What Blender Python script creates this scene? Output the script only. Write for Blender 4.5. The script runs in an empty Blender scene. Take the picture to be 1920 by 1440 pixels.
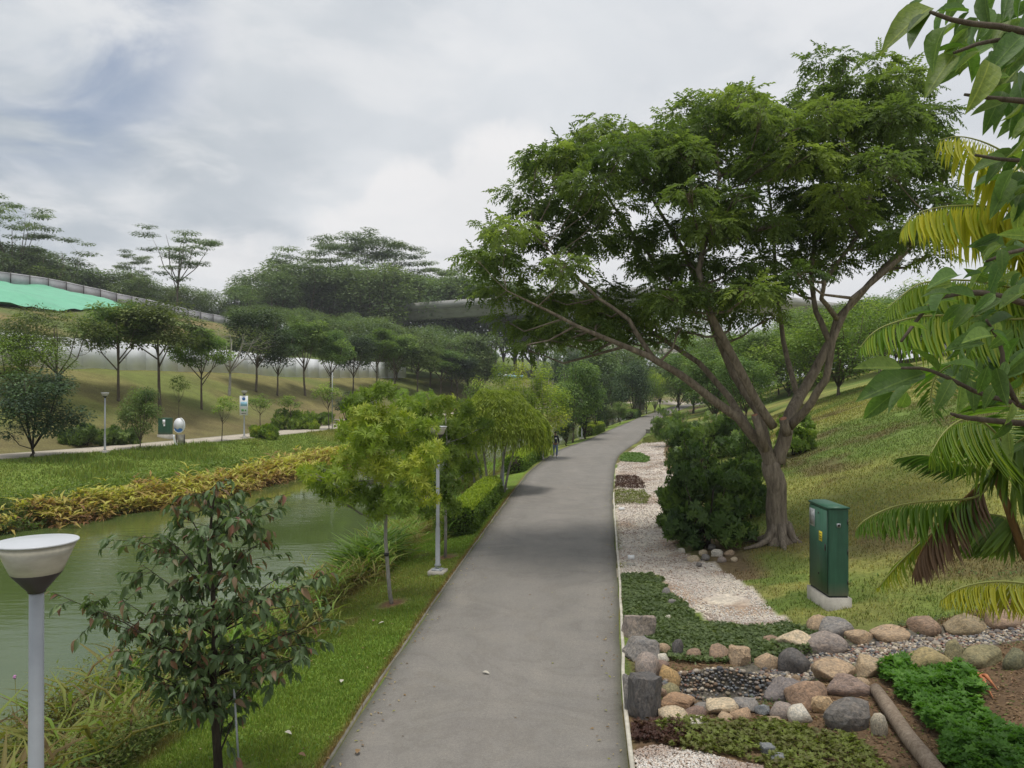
import bpy, bmesh, math, random
import numpy as np
from mathutils import Vector, Matrix, Quaternion
R_ = math.radians
rng = np.random.default_rng(7)
random.seed(7)
sc = bpy.context.scene
C = sc.collection

# ------------------------------------------------------------------ camera
FPX, CH, HY = 1420.0, 4.7, 728.0            # focal length in photo pixels, eye height, horizon row
cam_d = bpy.data.cameras.new('camera'); cam = bpy.data.objects.new('camera', cam_d); C.objects.link(cam)
cam_d.sensor_width = 36; cam_d.lens = 36 * FPX / 1920; cam_d.clip_start = .05; cam_d.clip_end = 3000
cam.location = (0, 0, CH); cam.rotation_euler = (math.pi / 2 + math.atan((HY - 720) / FPX), 0, 0)
sc.camera = cam
# ------------------------------------------------------------------ sky and sun
SUN = Vector((.02, -.12, .98)).normalized()
w = bpy.data.worlds.new('World'); sc.world = w; w.use_nodes = True
def sky():
    nt = w.node_tree; N = nt.nodes; L = nt.links; N.clear()
    out = N.new('ShaderNodeOutputWorld'); bg = N.new('ShaderNodeBackground'); L.new(bg.outputs[0], out.inputs[0])
    st = N.new('ShaderNodeTexSky'); st.sky_type = 'NISHITA'; st.sun_disc = False
    st.sun_elevation = math.asin(SUN.z); st.sun_rotation = math.atan2(SUN.x, SUN.y)
    tc = N.new('ShaderNodeTexCoord'); D = tc.outputs['Generated']
    def M(op, a, b=None, c=None):
        n = N.new('ShaderNodeMath'); n.operation = op
        for i, v in enumerate((a, b, c)):
            if v is None: continue
            if isinstance(v, (int, float)): n.inputs[i].default_value = v
            else: L.new(v, n.inputs[i])
        return n.outputs[0]
    def mr(v, a, b, c, d):
        n = N.new('ShaderNodeMapRange'); n.interpolation_type = 'SMOOTHSTEP'; n.clamp = True
        L.new(v, n.inputs[0])
        for i, q in enumerate((a, b, c, d)): n.inputs[i + 1].default_value = q
        return n.outputs[0]
    def mix(f, a, b):
        n = N.new('ShaderNodeMix'); n.data_type = 'RGBA'
        if isinstance(f, float): n.inputs[0].default_value = f
        else: L.new(f, n.inputs[0])
        for i, v in ((6, a), (7, b)):
            if isinstance(v, tuple): n.inputs[i].default_value = (*v, 1)
            else: L.new(v, n.inputs[i])
        return n.outputs[2]
    def noise(vec, s, det, rough=.5, dist=0.0):
        n = N.new('ShaderNodeTexNoise'); L.new(vec, n.inputs['Vector']); n.inputs['Scale'].default_value = s
        n.inputs['Detail'].default_value = det; n.inputs['Roughness'].default_value = rough; n.inputs['Distortion'].default_value = dist
        return n.outputs['Fac']
    def dot(v):
        n = N.new('ShaderNodeVectorMath'); n.operation = 'DOT_PRODUCT'; L.new(D, n.inputs[0]); n.inputs[1].default_value = Vector(v).normalized()
        return n.outputs['Value']
    sep = N.new('ShaderNodeSeparateXYZ'); L.new(D, sep.inputs[0])
    X, Y, Z = sep.outputs
    den = M('ADD', M('MAXIMUM', Z, 0.0), .22)
    cb = N.new('ShaderNodeCombineXYZ'); L.new(M('DIVIDE', X, den), cb.inputs[0]); L.new(M('DIVIDE', Y, den), cb.inputs[1])
    P2 = cb.outputs[0]
    n1 = noise(P2, .9, 7, .5, .5); n2 = noise(P2, 2.6, 8, .55, .3)
    f1 = mr(n1, .32, .68, 0, 1)
    col = mix(f1, (.42, .47, .525), (.70, .73, .76))
    col = mix(mr(n2, .42, .64, 0, .75), col, (.76, .77, .785))
    # whole sky gets gently brighter towards the veiled sun's side
    side = mr(X, -.7, .6, 0, 1)
    col = mix(M('MULTIPLY', side, .50), col, (.78, .79, .82))
    # warm, lumpy cumulus low over the horizon, ahead
    nc = noise(D, 4.2, 8, .58, .1)
    az = M('ADD', X, .02)
    bump = M('MULTIPLY', M('POWER', 2.718, M('MULTIPLY', M('MULTIPLY', az, az), -14.0)), .17)
    hgt = M('ADD', M('ADD', bump, .14), M('MULTIPLY', M('SUBTRACT', nc, .5), .30))
    cm = mr(M('SUBTRACT', hgt, Z), 0, .035, 0, 1)
    fade = mr(Z, .02, .3, .35, 1)
    col = mix(M('MULTIPLY', M('MULTIPLY', cm, fade), .62), col, (.88, .86, .855))
    # thin blue openings
    gap = M('MULTIPLY', mr(dot((-.63, 1, .50)), .980, .998, 0, 1), mr(noise(P2, 1.7, 6, .55, .6), .42, .60, 0, 1))
    gap2 = M('MULTIPLY', mr(n1, .20, .30, 1, 0), .12)
    blue = N.new('ShaderNodeMix'); blue.data_type = 'RGBA'; blue.blend_type = 'MULTIPLY'; blue.inputs[0].default_value = 1
    L.new(st.outputs[0], blue.inputs[6]); blue.inputs[7].default_value = (.09, .09, .09, 1)
    col = mix(M('MULTIPLY', M('MAXIMUM', gap, gap2), .66), col, mix(.6, blue.outputs[2], (.15, .24, .42)))
    L.new(col, bg.inputs[0]); bg.inputs[1].default_value = .65
sky()
sl = bpy.data.lights.new('sun', 'SUN'); so = bpy.data.objects.new('sun', sl); C.objects.link(so)
sl.energy = 1.5; sl.angle = R_(18); sl.color = (1, .95, .86)
so.rotation_euler = SUN.to_track_quat('Z', 'Y').to_euler(); so.location = (0, 0, 60)
sc.view_settings.view_transform = 'Standard'; sc.view_settings.look = 'None'
sc.view_settings.exposure = 0.74; sc.view_settings.gamma = 1; sc.view_settings.use_curve_mapping = False
sc.render.engine = 'CYCLES'
cy = sc.cycles; cy.max_bounces = 8; cy.diffuse_bounces = 5; cy.glossy_bounces = 2; cy.transmission_bounces = 4; cy.transparent_max_bounces = 8
cy.volume_bounces = 0; cy.use_denoising = True

# ------------------------------------------------------------------ air
def haze_box():
    me = bpy.data.meshes.new('haze'); bm = bmesh.new(); bmesh.ops.create_cube(bm, size=1); bmesh.ops.scale(bm, vec=(1300, 1100, 95), verts=bm.verts); bmesh.ops.translate(bm, vec=(0, 470, 44), verts=bm.verts); bm.to_mesh(me)
    m = bpy.data.materials.new('haze'); m.use_nodes = True; nt = m.node_tree; nt.nodes.clear(); o = nt.nodes.new('ShaderNodeOutputMaterial'); v = nt.nodes.new('ShaderNodeVolumePrincipled')
    v.inputs['Color'].default_value = (.86, .90, .95, 1); v.inputs['Density'].default_value = HAZE; nt.links.new(v.outputs[0], o.inputs['Volume']); me.materials.append(m)
    ob = bpy.data.objects.new('haze', me); C.objects.link(ob); ob['kind'] = 'stuff'
HAZE = .0003
if HAZE: haze_box()

# ------------------------------------------------------------------ numeric helpers
def vnoise(x, y, s, seed=0):
    x = np.asarray(x, float) / s + 91.7 * seed; y = np.asarray(y, float) / s - 37.3 * seed
    xi = np.floor(x).astype(np.int64); yi = np.floor(y).astype(np.int64); fx = x - xi; fy = y - yi
    fx = fx * fx * (3 - 2 * fx); fy = fy * fy * (3 - 2 * fy)
    def h(a, b):
        n = (a * 374761393 + b * 668265263 + seed * 974711) & 0x7fffffff
        n = ((n ^ (n >> 13)) * 1274126177) & 0x7fffffff
        return ((n ^ (n >> 16)) & 0xffff) / 65535.0
    return (h(xi, yi) * (1 - fx) + h(xi + 1, yi) * fx) * (1 - fy) + (h(xi, yi + 1) * (1 - fx) + h(xi + 1, yi + 1) * fx) * fy
def fbm(x, y, s, seed=0, o=4):
    r = 0; a = .5; t = 0
    for k in range(o): r = r + a * vnoise(x, y, s / 2 ** k, seed + k); t += a; a *= .5
    return r / t
def sstep(x, a, b):
    t = np.clip((np.asarray(x, float) - a) / (b - a), 0, 1); return t * t * (3 - 2 * t)
def curve(pts, sm=4.0):
    d = np.array([p[0] for p in pts], float); x = np.array([p[1] for p in pts], float)
    g = np.arange(d[0], d[-1], .5); v = np.interp(g, d, x)
    k = np.ones(int(sm * 2) | 1); k /= k.size; h = k.size // 2
    vp = np.concatenate([v[0] + (v[1] - v[0]) * np.arange(-h, 0), v, v[-1] + (v[-1] - v[-2]) * np.arange(1, h + 1)])
    v = np.convolve(vp, k, 'valid')
    return lambda q: np.interp(q, g, v)
PL = curve([(-40, -4.4), (0, -2.85), (9.4, -2.3), (12.3, -2.08), (19, -1.47), (31.5, -.22), (42.5, .95), (50.2, 2.2), (58.5, 3.8), (67.4, 6.5), (85.6, 11.1), (123.6, 21), (155, 29.7), (200, 43), (300, 80), (900, 330)])
PR = curve([(-40, -2.4), (0, .75), (9.4, 1.4), (12.8, 1.83), (16.6, 2.34), (28.8, 3.85), (33, 4.37), (46.3, 6.3), (53, 7.5), (60.1, 9.3), (66.7, 11.2), (81.4, 14.6), (99.6, 18.9), (115, 22.6), (136, 28.2), (155, 33.7), (200, 47.2), (300, 84.5), (900, 335)])
NS = curve([(-40, 5.6), (8, 5.1), (12, 4.8), (16, 4.7), (21, 4.5), (30, 4.4), (900, 4.4)])           # near shore, metres left of the path
FS = curve([(-40, -32), (0, -26), (25, -22.5), (30.8, -20.8), (36, -18.3), (42.5, -16), (51.7, -14.6), (59, -13.3), (80, -9), (110, -1), (150, 12), (170, 25), (200, 39), (300, 75), (900, 325)], 3)
FP = curve([(-40, -80), (20, -44), (30, -37.5), (44, -30.2), (50, -27), (58, -24), (70, -20.6), (80, -18.8), (92, -17.4), (110, -13), (130, -6), (150, 3), (200, 28), (300, 75), (900, 320)])
WATER = -1.2
def seg(x, bx, bz):
    z = np.full(np.shape(x), 0.0) + bz[0]
    for i in range(len(bx) - 1):
        t = np.clip((x - bx[i]) / np.maximum(bx[i + 1] - bx[i], 1e-3), 0, 1); t = t * t * (3 - 2 * t) * .6 + t * .4
        z = np.where(x > bx[i], bz[i] + (bz[i + 1] - bz[i]) * t, z)
    return z
def base_height(x, d):
    x = np.asarray(x, float); d = np.asarray(d, float)
    pl, pr, ns, fs, fp = PL(d), PR(d), NS(d), FS(d), FP(d)
    ul = pl - x
    f_ = np.maximum(pl - fs, ns + 2.5); p_ = np.maximum(pl - fp, f_ + 5)
    kf = 1 - .20 * sstep(d, 140, 205)
    zl = seg(ul, [0, .25, ns - 2.2, ns + .7, f_ - 1.0, f_ + .4, f_ + 3, p_ - 1.6, p_ + 1.8, p_ + 19, p_ + 98, p_ + 320],
             [0, -.05, -.38, -1.75, -1.9, -.95, -.2, .7, .72, 6.5, 24.3 * kf, 14])
    s = x - pr
    q = (s - 5.2) / 1.6
    sp = 1.6 * np.where(q > 20, q, np.log1p(np.exp(np.minimum(q, 20))))
    zr = .37 * sp * sstep(s, 0, 4); zr = 11 * (1 - np.exp(-(zr + .018 * zr ** 2) / 11)) * 1.12
    z = np.where(ul > 0, zl, np.where(s > 0, zr, 0.0))
    far = sstep(np.abs(x) + d, 40, 120)
    out = np.maximum(np.where(ul > p_ + 3, ul - p_ - 3, 0), np.where(s > 3, s - 3, 0))
    z = z + (fbm(x, d, 2.6, 3) - .5) * .16 * sstep(out, 0, 3) + (fbm(x, d, 18, 5) - .5) * 1.3 * sstep(out, 2, 18) * (.35 + .65 * far)
    return z
def P(px, py, d): return Vector(((px - 960) / FPX * d, d, CH - (py - HY) / FPX * d))
def hit(px, py, hf=base_height, d0=6, d1=420):
    d = np.geomspace(d0, d1, 1500); z = CH - (py - HY) / FPX * d
    h = hf((px - 960) / FPX * d, d); k = np.nonzero(h >= z)[0]
    dd = d[k[0]] if len(k) else d1
    return Vector(((px - 960) / FPX * dd, dd, float(hf((px - 960) / FPX * dd, dd))))
# stony creek carved into the ground on the right
CREEK = [hit(*p) for p in ((1385, 1283), (1455, 1262), (1520, 1238), (1600, 1220), (1700, 1204), (1800, 1192), (1900, 1176), (2020, 1160), (2200, 1140))]
def creek_dist(x, y):
    best = np.full(np.shape(x), 1e9)
    for a, b in zip(CREEK[:-1], CREEK[1:]):
        ax, ay, bx, by = a.x, a.y, b.x, b.y; l2 = (bx - ax) ** 2 + (by - ay) ** 2
        t = np.clip(((x - ax) * (bx - ax) + (y - ay) * (by - ay)) / l2, 0, 1)
        best = np.minimum(best, np.hypot(x - ax - t * (bx - ax), y - ay - t * (by - ay)))
    return best
POOL = hit(1368, 1282)
def pool_r(x, y): return np.sqrt(((x - POOL.x) / 1.02) ** 2 + ((y - POOL.y) / .62) ** 2)
def height(x, d):
    x = np.asarray(x, float); d = np.asarray(d, float)
    z = base_height(x, d)
    near = (d < 30) & (x > 1) & (x < 20)
    if np.any(near):
        c = creek_dist(x, d); z = z - np.where(near, .13 * (1 - sstep(c, .30, .58)), 0)
        z = z - np.where(near, .46 * (1 - sstep(pool_r(x, d), .74, 1.03)), 0)
    return z
def gh(x, y): return float(height(x, y))
def ghit(px, py): return hit(px, py, height)

def inpoly(x, y, poly):
    r = np.zeros(np.shape(x), bool); n = len(poly)
    for i in range(n):
        x1, y1 = poly[i]; x2, y2 = poly[(i + 1) % n]
        if y1 == y2: continue
        c = ((y1 > y) != (y2 > y)) & (x < (x2 - x1) * (y - y1) / (y2 - y1) + x1)
        r ^= c
    return r
def wpoly(px): return [(lambda v: (v.x, v.y))(hit(*p)) for p in px]
GRAVEL = [wpoly([(1150, 972), (1159, 1078), (1235, 1078), (1282, 1130), (1330, 1163), (1400, 1172), (1475, 1166), (1440, 1135), (1400, 1098), (1345, 1062), (1272, 1030), (1256, 975), (1264, 940), (1280, 912), (1250, 880), (1243, 848), (1250, 822), (1206, 830), (1165, 857), (1155, 880)]),
          wpoly([(1172, 1452), (1171, 1403), (1240, 1396), (1300, 1408), (1370, 1420), (1440, 1440), (1480, 1475), (1300, 1500), (1172, 1500)])]
COVER = {  # low planted patches, by plant
 'green': [wpoly([(1160, 1078), (1232, 1080), (1278, 1135), (1322, 1168), (1400, 1176), (1480, 1170), (1560, 1185), (1540, 1215), (1470, 1240), (1300, 1245), (1225, 1225), (1215, 1190), (1163, 1170)])],
 'olive': [wpoly([(1150, 918), (1208, 920), (1218, 938), (1212, 946), (1149, 946)]), wpoly([(1205, 822), (1240, 812), (1250, 820), (1246, 829), (1206, 832)]),
           wpoly([(1250, 1362), (1330, 1352), (1450, 1360), (1560, 1375), (1630, 1392), (1700, 1470), (1480, 1475), (1380, 1418), (1260, 1398), (1225, 1385)])],
 'lime': [wpoly([(1162, 862), (1172, 850), (1200, 850), (1218, 858), (1212, 868), (1165, 866)])],
 'red': [wpoly([(1151, 893), (1192, 892), (1206, 905), (1208, 917), (1150, 915)]), wpoly([(1172, 1358), (1235, 1352), (1280, 1370), (1265, 1400), (1173, 1400)])],
 'fern': [wpoly([(1640, 1262), (1700, 1248), (1790, 1262), (1830, 1310), (1870, 1370), (1930, 1390), (1960, 1470), (1790, 1470), (1745, 1385), (1680, 1310)])]}

# ------------------------------------------------------------------ mesh helpers
def mesh(name, V, F, mat=None, attrs=None, smooth=False):
    """V (n,3); F: list of arrays of faces (m,k)"""
    V = np.asarray(V, np.float32).reshape(-1, 3)
    if isinstance(F, np.ndarray): F = [F]
    F = [np.asarray(f, np.int32) for f in F if len(f)]
    me = bpy.data.meshes.new(name); me.vertices.add(len(V)); me.vertices.foreach_set('co', V.ravel())
    nl = sum(f.size for f in F); nf = sum(len(f) for f in F)
    me.loops.add(nl); me.loops.foreach_set('vertex_index', np.concatenate([f.ravel() for f in F]))
    tot = np.concatenate([np.full(len(f), f.shape[1], np.int32) for f in F]); st = np.concatenate([[0], np.cumsum(tot)[:-1]]).astype(np.int32)
    me.polygons.add(nf); me.polygons.foreach_set('loop_start', st); me.polygons.foreach_set('loop_total', tot)
    if smooth: me.polygons.foreach_set('use_smooth', np.ones(nf, bool))
    for k, a in (attrs or {}).items():
        a = np.asarray(a, np.float32)
        if a.ndim == 1: me.attributes.new(k, 'FLOAT', 'POINT').data.foreach_set('value', a)
        else:
            if a.shape[1] == 3: a = np.concatenate([a, np.ones((len(a), 1), np.float32)], 1)
            me.attributes.new(k, 'FLOAT_COLOR', 'POINT').data.foreach_set('color', a.ravel())
    me.update(calc_edges=True)
    if mat: me.materials.append(mat)
    return me
def link(name, me, parent=None, loc=(0, 0, 0), **kw):
    o = bpy.data.objects.new(name, me); C.objects.link(o); o.location = loc
    if parent is not None: o.parent = parent
    for k, v in kw.items():
        if v is not None: o[k] = v
    return o
def thing(name, label, cat, loc=(0, 0, 0), rz=0, group=None):
    o = bpy.data.objects.new(name, None); C.objects.link(o); o.empty_display_size = .3
    o.location = loc; o.rotation_euler = (0, 0, rz); o['label'] = label; o['category'] = cat
    if group: o['group'] = group
    return o
def copy_tree(o, parent=None):
    c = o.copy(); C.objects.link(c)
    if parent is not None: c.parent = parent
    for ch in list(o.children): copy_tree(ch, c)
    return c
def dup(o, loc, rz, scale, label=None, group=None):
    c = copy_tree(o); c.location = loc; c.rotation_euler = (0, 0, rz); c.scale = scale if hasattr(scale, '__len__') else (scale,) * 3
    if label: c['label'] = label
    if group: c['group'] = group
    return c
class MB:
    def __init__(s): s.V = []; s.F = {}; s.n = 0; s.A = []
    def add(s, V, F, a=None):
        V = np.asarray(V, float).reshape(-1, 3)
        for f in (F if isinstance(F, list) and len(F) and isinstance(F[0], np.ndarray) else [np.asarray(F)]):
            s.F.setdefault(f.shape[1], []).append(f + s.n)
        s.V.append(V); s.n += len(V); s.A.append(np.full(len(V), .5) if a is None else np.broadcast_to(a, (len(V),)))
        return s
    def box(s, c, d, rz=0, taper=1.0, a=None):
        x, y, z = [v / 2 for v in d]
        V = np.array([[-x, -y, -z], [x, -y, -z], [x, y, -z], [-x, y, -z], [-x * taper, -y * taper, z], [x * taper, -y * taper, z], [x * taper, y * taper, z], [-x * taper, y * taper, z]])
        cr, sr = math.cos(rz), math.sin(rz)
        V = np.stack([V[:, 0] * cr - V[:, 1] * sr, V[:, 0] * sr + V[:, 1] * cr, V[:, 2]], 1) + np.array(c)
        return s.add(V, np.array([[0, 3, 2, 1], [4, 5, 6, 7], [0, 1, 5, 4], [1, 2, 6, 5], [2, 3, 7, 6], [3, 0, 4, 7]]), a)
    def tube(s, pts, rad, n=8, a=None, cap=True):
        pts = [Vector(p) for p in pts]; rad = list(rad) if hasattr(rad, '__len__') else [rad] * len(pts)
        m = len(pts); T = [(pts[min(i + 1, m - 1)] - pts[max(i - 1, 0)]).normalized() for i in range(m)]
        u = T[0].orthogonal().normalized(); V = []
        ang = np.linspace(0, 2 * math.pi, n, endpoint=False); ca, sa = np.cos(ang), np.sin(ang)
        for i in range(m):
            u = (u - T[i] * u.dot(T[i]))
            u = u.normalized() if u.length > 1e-6 else T[i].orthogonal().normalized()
            v = T[i].cross(u)
            V.append(np.array(pts[i]) + rad[i] * (ca[:, None] * np.array(u) + sa[:, None] * np.array(v)))
        V = np.concatenate(V); i = np.arange(n); j = (i + 1) % n
        F = np.concatenate([np.stack([k * n + i, k * n + j, (k + 1) * n + j, (k + 1) * n + i], 1) for k in range(m - 1)])
        if cap:
            V = np.concatenate([V, [np.array(pts[0]), np.array(pts[-1])]]); q = m * n
            s.add(V, [F, np.concatenate([np.stack([np.full(n, q), j, i], 1), np.stack([np.full(n, q + 1), (m - 1) * n + i, (m - 1) * n + j], 1)])], a)
        else: s.add(V, F, a)
        return s
    def lathe(s, prof, n=24, c=(0, 0, 0), a=None):
        ang = np.linspace(0, 2 * math.pi, n, endpoint=False)
        V = np.concatenate([np.stack([r * np.cos(ang) + c[0], r * np.sin(ang) + c[1], np.full(n, z + c[2])], 1) for r, z in prof])
        i = np.arange(n); j = (i + 1) % n
        return s.add(V, np.concatenate([np.stack([k * n + i, k * n + j, (k + 1) * n + j, (k + 1) * n + i], 1) for k in range(len(prof) - 1)]), a)
    def me(s, name, mat, smooth=False, attr='tint'):
        return mesh(name, np.concatenate(s.V), [np.concatenate(f) for f in s.F.values()], mat, {attr: np.concatenate(s.A)}, smooth)
    def build(s, name, mat, parent=None, smooth=False, **kw): return link(name, s.me(name, mat, smooth), parent, **kw)

def rotmats(dirs, ups):
    """columns: x = side, y = direction (leaf axis), z = normal"""
    y = dirs / np.linalg.norm(dirs, axis=1, keepdims=True)
    x = np.cross(y, ups); l = np.linalg.norm(x, axis=1, keepdims=True); x = np.where(l < 1e-3, np.array([[1., 0, 0]]), x / np.maximum(l, 1e-9))
    z = np.cross(x, y); return np.stack([x, y, z], 2)
def scatter(T, F, pos, R, sc_, tint):
    k = len(T); n = len(pos); sc_ = np.broadcast_to(sc_, (n,))
    V = np.einsum('nij,kj->nki', R, T) * sc_[:, None, None] + pos[:, None, :]
    Fs = (F[None] + (np.arange(n) * k)[:, None, None]).reshape(-1, F.shape[1])
    return V.reshape(-1, 3), Fs, np.repeat(tint, k)
def unit(n, r=None):
    v = (r or rng).normal(size=(n, 3)); return v / np.linalg.norm(v, axis=1, keepdims=True)
# leaf templates: +Y is the leaf axis, Z the upper face, unit length
def T_leaf(w=.38, droop=.12):   # one diamond
    return np.array([[0, 0, 0], [w / 2, .45, .04], [0, 1, -droop], [-w / 2, .45, .04]]), np.array([[0, 1, 2, 3]])
def T_blade(w=.4, droop=.3, fold=.06, n=4):  # a real leaf outline with a folded midrib
    V = []; F = []
    ts = np.linspace(0, 1, n + 1)
    for t in ts:
        hw = w / 2 * (math.sin(math.pi * min(1, t ** .8)) ** .8 if 0 < t < 1 else .01); z = -droop * t * t
        V += [[-hw, t, z + fold * hw / (w / 2)], [0, t, z], [hw, t, z + fold * hw / (w / 2)]]
    for i in range(n):
        a = i * 3; F += [[a, a + 1, a + 4, a + 3], [a + 1, a + 2, a + 5, a + 4]]
    return np.array(V), np.array(F)
def T_spray(n=7, l=.34, w=.13, droop=.35, lean=.5):  # pinnate spray of leaflets
    V = []; F = []; lt, lf = T_leaf(w / l, .2)
    for i in range(n):
        t = (i + .6) / n; b = np.array([0, t, -droop * t * t])
        for sd in (-1, 1):
            if i == n - 1 and sd == 1: d = np.array([0, 1, -.4])
            else: d = np.array([sd, lean, -.35 + .3 * ((i * 7 + sd) % 3 - 1)])
            Rm = rotmats(d[None], np.array([[0, 0, 1.]]))[0]
            q = lt @ Rm.T * l * (1 - .35 * abs(t - .45)) + b; F.append(lf + len(V) * 4); V.append(q)
    return np.concatenate(V), np.concatenate(F)
def T_tuft(n=7, w=.22, up=.5, droop=.35, s=3, seg_=0):  # rosette of narrow leaves
    V = []; F = []; k = 0; r = random.Random(s)
    for i in range(n):
        a = 2 * math.pi * i / n + r.uniform(-.3, .3); e = up * r.uniform(.3, 1.3)
        d = np.array([math.cos(a), math.sin(a), e]); lt, lf = T_blade(w, droop, .03, seg_) if seg_ else T_leaf(w, droop * .6)
        Rm = rotmats(d[None], np.array([[0, 0, 1.]]))[0]; V.append(lt @ Rm.T * r.uniform(.75, 1.1)); F.append(lf + k); k += len(lt)
    V = np.concatenate(V)[:, [0, 2, 1]] * [1, 1, -1]   # rosette opens along +Y
    return V, np.concatenate(F)

# ------------------------------------------------------------------ materials
def newmat(name):
    m = bpy.data.materials.new(name); m.use_nodes = True; nt = m.node_tree; nt.nodes.clear()
    o = nt.nodes.new('ShaderNodeOutputMaterial'); b = nt.nodes.new('ShaderNodeBsdfPrincipled'); nt.links.new(b.outputs[0], o.inputs[0])
    return m, nt, b, o
def nnoise(nt, s, det=4, rough=.55, vec=None, dist=0.0, w_=None):
    n = nt.nodes.new('ShaderNodeTexNoise'); n.inputs['Scale'].default_value = s; n.inputs['Detail'].default_value = det
    n.inputs['Roughness'].default_value = rough; n.inputs['Distortion'].default_value = dist
    if vec is not None: nt.links.new(vec, n.inputs['Vector'])
    return n.outputs['Fac']
def ramp(nt, fac, stops):
    r = nt.nodes.new('ShaderNodeValToRGB'); e = r.color_ramp.elements
    while len(e) > 1: e.remove(e[0])
    e[0].position = stops[0][0]; e[0].color = (*stops[0][1], 1)
    for p, c in stops[1:]:
        q = e.new(p); q.color = (*c, 1)
    nt.links.new(fac, r.inputs[0]); return r.outputs[0]
def mixc(nt, f, a, b, mode='MIX'):
    n = nt.nodes.new('ShaderNodeMix'); n.data_type = 'RGBA'; n.blend_type = mode
    if isinstance(f, (int, float)): n.inputs[0].default_value = f
    else: nt.links.new(f, n.inputs[0])
    for i, v in ((6, a), (7, b)):
        if isinstance(v, tuple): n.inputs[i].default_value = (*v, 1)
        else: nt.links.new(v, n.inputs[i])
    return n.outputs[2]
def bump(nt, b, h, st=.3, dist=.02):
    n = nt.nodes.new('ShaderNodeBump'); n.inputs['Strength'].default_value = st; n.inputs['Distance'].default_value = dist
    nt.links.new(h, n.inputs['Height']); nt.links.new(n.outputs[0], b.inputs['Normal'])
def objco(nt, sx=1, sy=1, sz=1):
    t = nt.nodes.new('ShaderNodeTexCoord'); m = nt.nodes.new('ShaderNodeMapping'); m.inputs['Scale'].default_value = (sx, sy, sz)
    nt.links.new(t.outputs['Object'], m.inputs[0]); return m.outputs[0]
def attr(nt, name, col=False):
    a = nt.nodes.new('ShaderNodeAttribute'); a.attribute_name = name; return a.outputs['Color' if col else 'Fac']
def plain(name, c, rough=.6, var=.12, scale=6, metal=0, bmp=0, spec=.4, stretch=(1, 1, 1)):
    m, nt, b, o = newmat(name); v = objco(nt, *stretch)
    n = nnoise(nt, scale, 6, .6, v); lo = tuple(x * (1 - var) for x in c); hi = tuple(min(1, x * (1 + var)) for x in c)
    nt.links.new(ramp(nt, n, [(.25, lo), (.75, hi)]), b.inputs['Base Color'])
    b.inputs['Roughness'].default_value = rough; b.inputs['Metallic'].default_value = metal; b.inputs['Specular IOR Level'].default_value = spec
    if bmp: bump(nt, b, nnoise(nt, scale * 4, 6, .6, v), bmp, .02)
    return m
def leafmat(name, c1, c2, c3, trans=.3, rough=.55, spec=.35, stops=(0, .55, 1), veins=False):
    m, nt, b, o = newmat(name)
    col = ramp(nt, attr(nt, 'tint'), [(stops[0], c1), (stops[1], c2), (stops[2], c3)])
    if veins:
        sp = nt.nodes.new('ShaderNodeSeparateXYZ'); tc = nt.nodes.new('ShaderNodeTexCoord'); nt.links.new(tc.outputs['Object'], sp.inputs[0])
        def M(op, a, b_=None):
            n = nt.nodes.new('ShaderNodeMath'); n.operation = op
            for i, v_ in enumerate((a, b_)):
                if v_ is None: continue
                if isinstance(v_, (int, float)): n.inputs[i].default_value = v_
                else: nt.links.new(v_, n.inputs[i])
            return n.outputs[0]
        ax = M('ABSOLUTE', sp.outputs[0]); ph = M('FRACT', M('MULTIPLY', M('SUBTRACT', sp.outputs[1], M('MULTIPLY', ax, 1.1)), 9.0))
        vein = M('LESS_THAN', ph, .10); rib = M('LESS_THAN', ax, .011); vv = M('MAXIMUM', M('MULTIPLY', vein, .45), rib)
        nz = nnoise(nt, 7, 5, .65, tc.outputs['Object'], .4); oi0 = nt.nodes.new('ShaderNodeObjectInfo')
        col = mixc(nt, 1.0, col, ramp(nt, nz, [(.28, (.62, .66, .55)), (.5, (1, 1, 1)), (.75, (1.25, 1.2, 1.15))]), 'MULTIPLY')
        col = mixc(nt, vv, col, mixc(nt, 1.0, col, (1.7, 1.5, 1.5), 'MULTIPLY'))
        bump(nt, b, M('ADD', ph, M('MULTIPLY', nz, 1.5)), .35, .02)
    oi = nt.nodes.new('ShaderNodeObjectInfo')
    vr = nt.nodes.new('ShaderNodeMapRange'); nt.links.new(oi.outputs['Random'], vr.inputs[0]); vr.inputs[3].default_value = .82; vr.inputs[4].default_value = 1.30
    hv = nt.nodes.new('ShaderNodeMath'); hv.operation = 'MULTIPLY'; nt.links.new(oi.outputs['Random'], hv.inputs[0]); hv.inputs[1].default_value = 37.7; hf = nt.nodes.new('ShaderNodeMath'); hf.operation = 'FRACT'; nt.links.new(hv.outputs[0], hf.inputs[0]); hm = nt.nodes.new('ShaderNodeMapRange'); nt.links.new(hf.outputs[0], hm.inputs[0]); hm.inputs[3].default_value = .490; hm.inputs[4].default_value = .510
    hs = nt.nodes.new('ShaderNodeHueSaturation'); nt.links.new(hm.outputs[0], hs.inputs['Hue']); nt.links.new(vr.outputs[0], hs.inputs['Value']); nt.links.new(col, hs.inputs['Color'])
    nt.links.new(hs.outputs[0], b.inputs['Base Color']); b.inputs['Roughness'].default_value = rough; b.inputs['Specular IOR Level'].default_value = spec
    t = nt.nodes.new('ShaderNodeBsdfTranslucent'); nt.links.new(mixc(nt, 1.0, hs.outputs[0], (1.5, 1.6, .75), 'MULTIPLY'), t.inputs[0])
    x = nt.nodes.new('ShaderNodeMixShader'); x.inputs[0].default_value = trans
    nt.links.new(b.outputs[0], x.inputs[1]); nt.links.new(t.outputs[0], x.inputs[2]); nt.links.new(x.outputs[0], o.inputs[0])
    return m
M_ = {}
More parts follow.
